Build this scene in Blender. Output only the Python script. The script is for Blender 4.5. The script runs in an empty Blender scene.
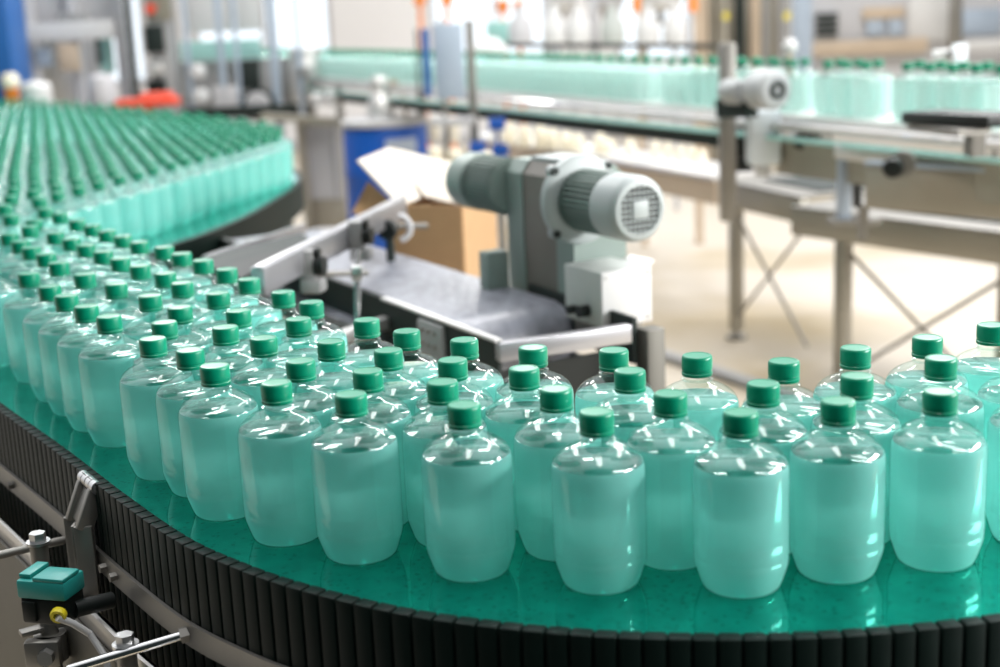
import bpy, bmesh, math, random
from mathutils import Vector, Matrix
random.seed(7)
C = bpy.context.scene.collection
PI = math.pi
R = math.radians

# ------------------------------------------------------------------ camera
ZC = 1.6257
PITCH = R(13.155); ROLL = R(2.53); F = 1389.0
def ray(x, y):
    u = (x-500)/F; v = (y-333.5)/F
    a = u*math.cos(ROLL)-v*math.sin(ROLL); b = u*math.sin(ROLL)+v*math.cos(ROLL)
    return Vector((a, math.cos(PITCH)-b*math.sin(PITCH), -math.sin(PITCH)-b*math.cos(PITCH)))
def P(x, y, Y):                       # point at depth Y metres in front of the camera foot
    d = ray(x, y); t = Y/d.y
    return Vector((d.x*t, Y, ZC+d.z*t))
def G(x, y, z):                       # point at height z
    d = ray(x, y); t = (z-ZC)/d.z
    return Vector((d.x*t, d.y*t, z))
cam = bpy.data.cameras.new('camera'); co = bpy.data.objects.new('camera', cam); C.objects.link(co)
cam.sensor_width = 36; cam.lens = 36*F/1000; cam.clip_start = .05; cam.clip_end = 200
fwd = Vector((0, math.cos(PITCH), -math.sin(PITCH))); upv = Vector((0, math.sin(PITCH), math.cos(PITCH))); rt = Vector((1, 0, 0))
r2 = rt*math.cos(ROLL) - upv*math.sin(ROLL)
u2 = rt*math.sin(ROLL) + upv*math.cos(ROLL)
m3 = Matrix((r2, u2, -fwd)).transposed()
co.matrix_world = Matrix.Translation((0, 0, ZC)) @ m3.to_4x4()
cam.dof.use_dof = True; cam.dof.focus_distance = 1.85; cam.dof.aperture_fstop = 2.8
bpy.context.scene.camera = co

# ------------------------------------------------------------------ materials
def mat(name, col, rough=.5, metal=0., var=.06, scale=8., bump=0., coat=0., spec=.5, stretch=None, emit=None):
    m = bpy.data.materials.new(name); m.use_nodes = True
    nt = m.node_tree; n = nt.nodes; b = n['Principled BSDF']
    tc = n.new('ShaderNodeTexCoord'); mp = n.new('ShaderNodeMapping'); nz = n.new('ShaderNodeTexNoise')
    nt.links.new(tc.outputs['Object'], mp.inputs['Vector']); nt.links.new(mp.outputs['Vector'], nz.inputs['Vector'])
    if stretch: mp.inputs['Scale'].default_value = stretch
    nz.inputs['Scale'].default_value = scale; nz.inputs['Detail'].default_value = 4
    mx = n.new('ShaderNodeMix'); mx.data_type = 'RGBA'
    mx.inputs['A'].default_value = (*[c*(1-var) for c in col], 1); mx.inputs['B'].default_value = (*[min(1, c*(1+var)) for c in col], 1)
    nt.links.new(nz.outputs['Fac'], mx.inputs['Factor']); nt.links.new(mx.outputs['Result'], b.inputs['Base Color'])
    b.inputs['Roughness'].default_value = rough; b.inputs['Metallic'].default_value = metal
    b.inputs['Specular IOR Level'].default_value = spec; b.inputs['Coat Weight'].default_value = coat
    b.inputs['Coat Roughness'].default_value = .08
    if emit: b.inputs['Emission Color'].default_value = (*emit[:3], 1); b.inputs['Emission Strength'].default_value = emit[3]
    if bump:
        bp = n.new('ShaderNodeBump'); bp.inputs['Strength'].default_value = bump; bp.inputs['Distance'].default_value = .002
        nt.links.new(nz.outputs['Fac'], bp.inputs['Height']); nt.links.new(bp.outputs['Normal'], b.inputs['Normal'])
    return m
M = {}
M['cap'] = mat('cap_green_plastic', (.0, .215, .118), .28, var=.08, scale=60, spec=.38)
M['steel'] = mat('brushed_steel', (.60, .60, .60), .33, 1, var=.1, scale=14, stretch=(1, 1, 8))
M['dull_steel'] = mat('dull_steel', (.27, .26, .24), .45, .8, var=.15, scale=10)
M['pale_steel'] = mat('pale_steel_sheet', (.70, .69, .68), .38, .6, var=.08, scale=4)
M['warm_steel'] = mat('warm_steel_sheet', (.36, .335, .28), .42, .5, var=.14, scale=3)
M['chrome'] = mat('chrome', (.8, .8, .8), .12, 1, var=.03)
M['alu'] = mat('anodised_aluminium', (.40, .40, .42), .35, .7, var=.05, scale=10)
M['rib'] = mat('black_ribbed_plastic', (.003, .009, .007), .5, var=.3, scale=30, bump=.1, spec=.15)
M['black'] = mat('black_plastic', (.006, .009, .008), .45, var=.2, spec=.35)
M['dark'] = mat('dark_painted_steel', (.014, .022, .02), .55, var=.2, spec=.3)
M['rubber'] = mat('dark_grey_belt_rubber', (.19, .20, .235), .34, .0, var=.6, scale=24, bump=.9, spec=.8, stretch=(1.6, .7, 1))
M['teal'] = mat('teal_plastic', (.02, .30, .27), .4, var=.08)
M['yellow'] = mat('yellow_plastic', (.75, .62, .02), .4)
M['white'] = mat('white_plastic', (.62, .62, .62), .4, var=.04)
M['offwhite'] = mat('painted_offwhite_metal', (.44, .47, .45), .5, var=.05)
M['cream'] = mat('cream_plastic', (.85, .78, .62), .4, var=.04)
M['sage'] = mat('grey_green_motor_paint', (.22, .28, .255), .45, var=.1)
M['sagelight'] = mat('pale_motor_paint', (.36, .40, .40), .45, var=.06)
M['bronze'] = mat('brown_grey_gearbox_paint', (.17, .155, .135), .45, var=.15)
M['cardboard'] = mat('brown_cardboard', (.42, .26, .13), .8, var=.1, scale=20)
M['paper'] = mat('white_lined_board', (.50, .46, .40), .7, var=.03)
M['blue'] = mat('blue_plastic_drum', (.006, .085, .42), .4, var=.12)
M['darkblue'] = mat('blue_painted_steel', (.015, .10, .32), .45, var=.1)
M['red'] = mat('red_plastic', (.72, .07, .03), .45)
M['orange'] = mat('orange_plastic', (.85, .25, .03), .45)
M['tan'] = mat('tan_coated_steel', (.50, .40, .30), .5, var=.1)
M['greyblue'] = mat('grey_blue_steel', (.38, .45, .54), .45, .2, var=.1)
M['palegrey'] = mat('pale_grey_paint', (.50, .50, .52), .5, var=.05)
M['midgrey'] = mat('mid_grey_paint', (.30, .30, .30), .5, var=.15)
M['skirt'] = mat('grey_skirt_steel', (.12, .115, .10), .5, .5, var=.15)
M['motorgrey'] = mat('light_grey_motor_paint', (.34, .36, .37), .45, var=.06)
M['wallpaint'] = mat('white_wall_paint', (.84, .83, .84), .7, var=.03, scale=1)
M['glassteal'] = mat('teal_tinted_panel', (.35, .62, .58), .2, var=.1)
M['label'] = mat('white_paper_label', (.75, .82, .88), .6, var=.03)

def belt_mat():
    m = mat('wet_teal_belt', (.003, .41, .325), .12, .88, var=.35, scale=30)
    nt = m.node_tree; n = nt.nodes; b = n['Principled BSDF']
    tc = n['Texture Coordinate'] if 'Texture Coordinate' in n else n.new('ShaderNodeTexCoord')
    nz = n.new('ShaderNodeTexNoise'); nz.inputs['Scale'].default_value = 140; nz.inputs['Detail'].default_value = 3
    nt.links.new(tc.outputs['Object'], nz.inputs['Vector'])
    bp = n.new('ShaderNodeBump'); bp.inputs['Strength'].default_value = .06; bp.inputs['Distance'].default_value = .001
    nt.links.new(nz.outputs['Fac'], bp.inputs['Height']); nt.links.new(bp.outputs['Normal'], b.inputs['Normal'])
    vo = n.new('ShaderNodeTexVoronoi'); vo.inputs['Scale'].default_value = 95; nt.links.new(tc.outputs['Object'], vo.inputs['Vector'])
    vr = n.new('ShaderNodeMapRange'); vr.inputs['From Min'].default_value = .10; vr.inputs['From Max'].default_value = .30
    nt.links.new(vo.outputs['Distance'], vr.inputs['Value'])
    old = b.inputs['Base Color'].links[0].from_socket; mk = n.new('ShaderNodeMix'); mk.data_type = 'RGBA'; mk.inputs['A'].default_value = (.002, .20, .16, 1)
    nt.links.new(vr.outputs['Result'], mk.inputs['Factor']); nt.links.new(old, mk.inputs['B']); nt.links.new(mk.outputs['Result'], b.inputs['Base Color'])
    rmp = n.new('ShaderNodeMapRange'); rmp.inputs['To Min'].default_value = .02; rmp.inputs['To Max'].default_value = .13
    nt.links.new(nz.outputs['Fac'], rmp.inputs['Value']); nt.links.new(rmp.outputs['Result'], b.inputs['Roughness'])
    return m
M['belt'] = belt_mat()

def shell_mat():                       # thin clear bottle wall
    m = bpy.data.materials.new('clear_pet_wall'); m.use_nodes = True; nt = m.node_tree; n = nt.nodes
    for x in list(n): n.remove(x)
    out = n.new('ShaderNodeOutputMaterial'); tr = n.new('ShaderNodeBsdfTransparent'); gl = n.new('ShaderNodeBsdfGlossy')
    lw = n.new('ShaderNodeLayerWeight'); lw.inputs['Blend'].default_value = .30
    mr = n.new('ShaderNodeMapRange'); mr.inputs['To Min'].default_value = .06; mr.inputs['To Max'].default_value = .55
    tr.inputs['Color'].default_value = (.90, .975, .96, 1); gl.inputs['Roughness'].default_value = .06
    tc = n.new('ShaderNodeTexCoord'); nz = n.new('ShaderNodeTexNoise'); nz.inputs['Scale'].default_value = 40
    bp = n.new('ShaderNodeBump'); bp.inputs['Strength'].default_value = .10; bp.inputs['Distance'].default_value = .002
    nt.links.new(tc.outputs['Object'], nz.inputs['Vector']); nt.links.new(nz.outputs['Fac'], bp.inputs['Height'])
    nt.links.new(bp.outputs['Normal'], gl.inputs['Normal'])
    pw = n.new('ShaderNodeMath'); pw.operation = 'POWER'; pw.inputs[1].default_value = 2.6
    nt.links.new(lw.outputs['Facing'], pw.inputs[0]); nt.links.new(pw.outputs[0], mr.inputs['Value'])
    mx = n.new('ShaderNodeMixShader'); nt.links.new(mr.outputs['Result'], mx.inputs[0])
    nt.links.new(tr.outputs[0], mx.inputs[1]); nt.links.new(gl.outputs[0], mx.inputs[2]); nt.links.new(mx.outputs[0], out.inputs[0])
    return m
M['shell'] = shell_mat()

def water_mat(name, ca, cb, hz):
    m = bpy.data.materials.new(name); m.use_nodes = True; nt = m.node_tree; n = nt.nodes
    for x in list(n): n.remove(x)
    out = n.new('ShaderNodeOutputMaterial')
    rf = n.new('ShaderNodeBsdfRefraction'); rf.inputs['IOR'].default_value = 1.22; rf.inputs['Roughness'].default_value = .42
    rf.inputs['Color'].default_value = (.62, .97, .92, 1)
    df = n.new('ShaderNodeBsdfDiffuse'); tl = n.new('ShaderNodeBsdfTranslucent')
    tc = n.new('ShaderNodeTexCoord'); nz = n.new('ShaderNodeTexNoise'); nz.inputs['Scale'].default_value = 30; nz.inputs['Detail'].default_value = 5
    nt.links.new(tc.outputs['Object'], nz.inputs['Vector'])
    mc = n.new('ShaderNodeMix'); mc.data_type = 'RGBA'
    mc.inputs['A'].default_value = (*ca, 1); mc.inputs['B'].default_value = (*cb, 1)
    nt.links.new(nz.outputs['Fac'], mc.inputs['Factor'])
    nt.links.new(mc.outputs['Result'], df.inputs['Color']); nt.links.new(mc.outputs['Result'], tl.inputs['Color'])
    a = n.new('ShaderNodeMixShader'); a.inputs[0].default_value = .55
    nt.links.new(df.outputs[0], a.inputs[1]); nt.links.new(tl.outputs[0], a.inputs[2])
    b = n.new('ShaderNodeMixShader'); b.inputs[0].default_value = hz
    nt.links.new(rf.outputs[0], b.inputs[1]); nt.links.new(a.outputs[0], b.inputs[2]); nt.links.new(b.outputs[0], out.inputs[0])
    return m
M['water'] = water_mat('tinted_water', (.41, .83, .795), (.53, .91, .885), .80)
M['water_flare'] = water_mat('flare_whitened_water', (.84, .93, .915), (.90, .96, .95), .95)  # same water, with lens flare and bloom whitened into the colour

def surf_mat():                        # the free water surface: clear
    m = bpy.data.materials.new('clear_water_surface'); m.use_nodes = True; nt = m.node_tree; n = nt.nodes
    for x in list(n): n.remove(x)
    out = n.new('ShaderNodeOutputMaterial'); tr = n.new('ShaderNodeBsdfTransparent'); gl = n.new('ShaderNodeBsdfGlossy'); fr = n.new('ShaderNodeFresnel')
    fr.inputs['IOR'].default_value = 1.33; gl.inputs['Roughness'].default_value = .03; tr.inputs['Color'].default_value = (.46, .64, .61, 1)
    mx = n.new('ShaderNodeMixShader'); nt.links.new(fr.outputs[0], mx.inputs[0])
    nt.links.new(tr.outputs[0], mx.inputs[1]); nt.links.new(gl.outputs[0], mx.inputs[2]); nt.links.new(mx.outputs[0], out.inputs[0])
    return m
M['surf'] = surf_mat()
def floor_mat():
    m = mat('cream_epoxy_floor', (.76, .68, .55), .50, 0, var=.05, scale=1.2, spec=.25)
    nt = m.node_tree; n = nt.nodes; b = n['Principled BSDF']
    tc = n.new('ShaderNodeTexCoord'); nz = n.new('ShaderNodeTexNoise'); nz.inputs['Scale'].default_value = .55; nz.inputs['Detail'].default_value = 6
    nt.links.new(tc.outputs['Object'], nz.inputs['Vector'])
    cr = n.new('ShaderNodeValToRGB'); cr.color_ramp.elements[0].position = .36; cr.color_ramp.elements[0].color = (.36, .285, .17, 1)
    cr.color_ramp.elements[1].position = .52; cr.color_ramp.elements[1].color = (.53, .475, .40, 1)
    nt.links.new(nz.outputs['Fac'], cr.inputs['Fac']); nt.links.new(cr.outputs['Color'], b.inputs['Base Color'])
    return m
M['floor'] = floor_mat()

# ------------------------------------------------------------------ mesh helpers
def bm_new(): return bmesh.new()
def box(bm, c, s, q=None, bev=0.):
    """box centred c, size s, optional 3x3 rotation"""
    g = bmesh.ops.create_cube(bm, size=1)['verts']
    mt = Matrix.Translation(c) @ ((q.to_4x4()) if q else Matrix.Identity(4)) @ Matrix.Diagonal((*s, 1))
    bmesh.ops.transform(bm, matrix=mt, verts=g)
    if bev:
        es = list({e for v in g for e in v.link_edges})
        bmesh.ops.bevel(bm, geom=es, offset=bev, segments=2, affect='EDGES', profile=.5)
def frame(d, up=Vector((0, 0, 1))):
    """3x3 with x along d, z near up"""
    x = Vector(d).normalized(); y = Vector(up).cross(x)
    if y.length < 1e-4: y = Vector((0, 1, 0))
    y.normalize(); z = x.cross(y)
    return Matrix((x, y, z)).transposed()
def beam(bm, a, b, w, h, bev=0.):
    """bar from a to b, w wide (sideways), h tall"""
    a = Vector(a); b = Vector(b); box(bm, (a+b)/2, ((b-a).length, w, h), frame(b-a), bev)
def cyl(bm, a, b, r, r2=None, n=20, cap=True):
    a = Vector(a); b = Vector(b); d = b-a
    g = bmesh.ops.create_cone(bm, cap_ends=cap, segments=n, radius1=r, radius2=r if r2 is None else r2, depth=d.length)['verts']
    q = Vector((0, 0, 1)).rotation_difference(d.normalized()).to_matrix().to_4x4()
    bmesh.ops.transform(bm, matrix=Matrix.Translation((a+b)/2) @ q, verts=g)
def lathe(bm, prof, n=32, c=(0, 0, 0), q=None, mod=None):
    """prof: (r,z); closed at r=0 ends"""
    c = Vector(c); q = q or Matrix.Identity(3); rings = []
    for r, z in prof:
        if r < 1e-6: rings.append([bm.verts.new(c + q @ Vector((0, 0, z)))]); continue
        ring = []
        for i in range(n):
            t = 2*PI*i/n; rr = r*(mod(i, z) if mod else 1)
            ring.append(bm.verts.new(c + q @ Vector((rr*math.cos(t), rr*math.sin(t), z))))
        rings.append(ring)
    for a, b in zip(rings, rings[1:]):
        for i in range(n):
            j = (i+1) % n
            if len(a) == 1 and len(b) == 1: break
            if len(a) == 1: bm.faces.new((a[0], b[j], b[i]))
            elif len(b) == 1: bm.faces.new((a[i], a[j], b[0]))
            else: bm.faces.new((a[i], a[j], b[j], b[i]))
def axis_q(d):
    return Vector((0, 0, 1)).rotation_difference(Vector(d).normalized()).to_matrix()
def tube(bm, pts, r, n=10):
    pts = [Vector(p) for p in pts]; prev = None; rings = []
    for i, p in enumerate(pts):
        d = (pts[min(i+1, len(pts)-1)]-pts[max(i-1, 0)]).normalized(); q = axis_q(d)
        rings.append([bm.verts.new(p + q @ Vector((r*math.cos(2*PI*k/n), r*math.sin(2*PI*k/n), 0))) for k in range(n)])
    for a, b in zip(rings, rings[1:]):
        best = min(range(n), key=lambda s: sum((a[k].co-b[(k+s) % n].co).length for k in range(0, n, 3)))
        for k in range(n): bm.faces.new((a[k], a[(k+1) % n], b[(k+1+best) % n], b[(k+best) % n]))
    bm.faces.new(rings[0][::-1]); bm.faces.new(rings[-1])
def prism(bm, poly, z0, z1):
    lo = [bm.verts.new((p[0], p[1], z0)) for p in poly]; hi = [bm.verts.new((p[0], p[1], z1)) for p in poly]
    n = len(poly)
    bm.faces.new(lo[::-1]); bm.faces.new(hi)
    for i in range(n): bm.faces.new((lo[i], lo[(i+1) % n], hi[(i+1) % n], hi[i]))
def sheet(bm, quad, th):
    """thin board from 4 world points with thickness"""
    q = [Vector(p) for p in quad]; nn = (q[1]-q[0]).cross(q[3]-q[0]).normalized()*th
    a = [bm.verts.new(p) for p in q]; b = [bm.verts.new(p-nn) for p in q]
    bm.faces.new(a); bm.faces.new(b[::-1])
    for i in range(4): bm.faces.new((a[i], b[i], b[(i+1) % 4], a[(i+1) % 4]))
def wloc(o):
    v = Vector((0, 0, 0))
    while o is not None: v = v+o.location; o = o.parent
    return v
def obj(name, bm, m, parent=None, smooth=True, mats=None):
    """ONE mesh object; the bmesh is in world coordinates"""
    bmesh.ops.recalc_face_normals(bm, faces=bm.faces)
    me = bpy.data.meshes.new(name)
    if parent is not None:
        bmesh.ops.translate(bm, verts=bm.verts, vec=-wloc(parent))
    bm.to_mesh(me); bm.free()
    for x in (mats or [m]): me.materials.append(x)
    if smooth:
        me.polygons.foreach_set('use_smooth', [True]*len(me.polygons))
        try: me.set_sharp_from_angle(angle=R(35))
        except Exception: pass
    o = bpy.data.objects.new(name, me); C.objects.link(o)
    if parent is not None: o.parent = parent
    return o
def tag(o, label, cat, group=None, kind=None):
    if label: o['label'] = label
    if cat: o['category'] = cat
    if group: o['group'] = group
    if kind: o['kind'] = kind
    return o
def thing(name, label, cat, loc=(0, 0, 0), group=None):
    o = bpy.data.objects.new(name, None); o.empty_display_size = .05; C.objects.link(o); o.location = loc
    return tag(o, label, cat, group)
def struct(name, bm, m):
    o = obj(name, bm, m); o['kind'] = 'structure'; return o
def one(name, fn, m, label, cat, group=None):
    """a thing made of one mesh"""
    bm = bm_new(); fn(bm); return tag(obj(name, bm, m), label, cat, group)
def part(name, fn, m, parent, label=None):
    bm = bm_new(); fn(bm); o = obj(name, bm, m, parent)
    if label: o['label'] = label
    return o
def smooth_path(pts, n=8):
    out = []; p = [Vector((*q, 0)) for q in pts]; p = [2*p[0]-p[1]]+p+[2*p[-1]-p[-2]]
    for i in range(1, len(p)-2):
        for k in range(n):
            t = k/n; a, b, c, d = p[i-1:i+3]
            out.append(.5*((2*b)+(c-a)*t+(2*a-5*b+4*c-d)*t*t+(3*b-a-3*c+d)*t**3))
    out.append(p[-2]); return out
def resample(path, step):
    out = [path[0].copy()]; acc = 0
    for a, b in zip(path, path[1:]):
        L = (b-a).length
        while acc+L >= step:
            a = a+(b-a)*((step-acc)/L); out.append(a.copy()); L = (b-a).length; acc = 0
        acc += L
    return out
def normals(path):
    res = []
    for i in range(len(path)):
        d = path[min(i+1, len(path)-1)]-path[max(i-1, 0)]; d.normalize(); res.append(Vector((d.y, -d.x, 0)))
    return res
def ribbon(bm, path, o0, o1, z0, z1):
    """closed bar swept along a plan path between two sideways offsets"""
    nn = normals(path); rows = []
    for p, n_ in zip(path, nn):
        rows.append([bm.verts.new((p+n_*o).to_tuple()[:2]+(z,)) for o, z in ((o0, z0), (o1, z0), (o1, z1), (o0, z1))])
    for a, b in zip(rows, rows[1:]):
        for k in range(4): bm.faces.new((a[k], a[(k+1) % 4], b[(k+1) % 4], b[k]))
    bm.faces.new(rows[0]); bm.faces.new(rows[-1][::-1])
ROWS = {
'O' : [(-0.9682, 2.6168), (-0.8463, 2.4764), (-0.766, 2.339), (-0.7105, 2.247), (-0.6505, 2.1502), (-0.5917, 2.063), (-0.4866, 1.8973), (-0.3666, 1.724), (-0.2734, 1.6254), (-0.1766, 1.5578), (-0.0439, 1.4925), (0.1004, 1.4426), (0.252, 1.4167), (0.3621, 1.4426), (0.4791, 1.4627), (0.6051, 1.5113)] ,
'S' : [(-1.0944, 2.8908), (-1.0521, 2.9871), (-0.9902, 2.8725), (-0.9384, 2.7808), (-0.8809, 2.6908), (-0.823, 2.5807), (-0.7358, 2.4438), (-0.6511, 2.3338), (-0.5652, 2.2155), (-0.4941, 2.0026), (-0.4176, 1.8173), (-0.2575, 1.7294), (-0.1656, 1.6625), (-0.0711, 1.5941), (0.0611, 1.5416), (0.188, 1.5009), (0.297, 1.5252), (0.4079, 1.5401), (0.6286, 1.6206)] ,
'T' : [(-1.2366, 3.5013), (-1.152, 3.2967), (-1.0414, 3.0917), (-1.0643, 3.1944), (-0.9479, 2.9726), (-0.8851, 2.8763), (-0.8276, 2.7816), (-0.7689, 2.6899), (-0.7117, 2.5978), (-0.6522, 2.5076), (-0.5858, 2.4163), (-0.5344, 2.3161), (-0.494, 2.1091), (-0.3948, 1.9514), (-0.327, 1.8709), (-0.2295, 1.8315), (-0.1472, 1.766), (-0.0616, 1.6989), (0.0272, 1.6411), (0.1533, 1.6078), (0.5248, 1.603)] ,
'U' : [(-0.4536, 2.2092), (-0.3952, 2.0634), (-0.2938, 1.9841)] ,
'R' : [(-1.1819, 3.6089), (-1.1007, 3.3967), (-1.0346, 3.2953), (-0.9543, 3.1601), (-0.8928, 3.0623), (-0.8358, 2.9703), (-0.779, 2.8818), (-0.723, 2.7927), (-0.6547, 2.7126), (-0.6007, 2.6224), (-0.5426, 2.5347), (-0.4795, 2.4291), (-0.4225, 2.3219), (-0.3463, 2.1951), (-0.2895, 2.1035), (-0.1919, 1.958), (-0.1292, 1.8736), (-0.0484, 1.8058), (0.0415, 1.7462), (0.1433, 1.7127), (0.2424, 1.6661), (0.3408, 1.6211), (0.44, 1.6698), (0.5409, 1.7069), (0.641, 1.7588)] ,
}
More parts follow.
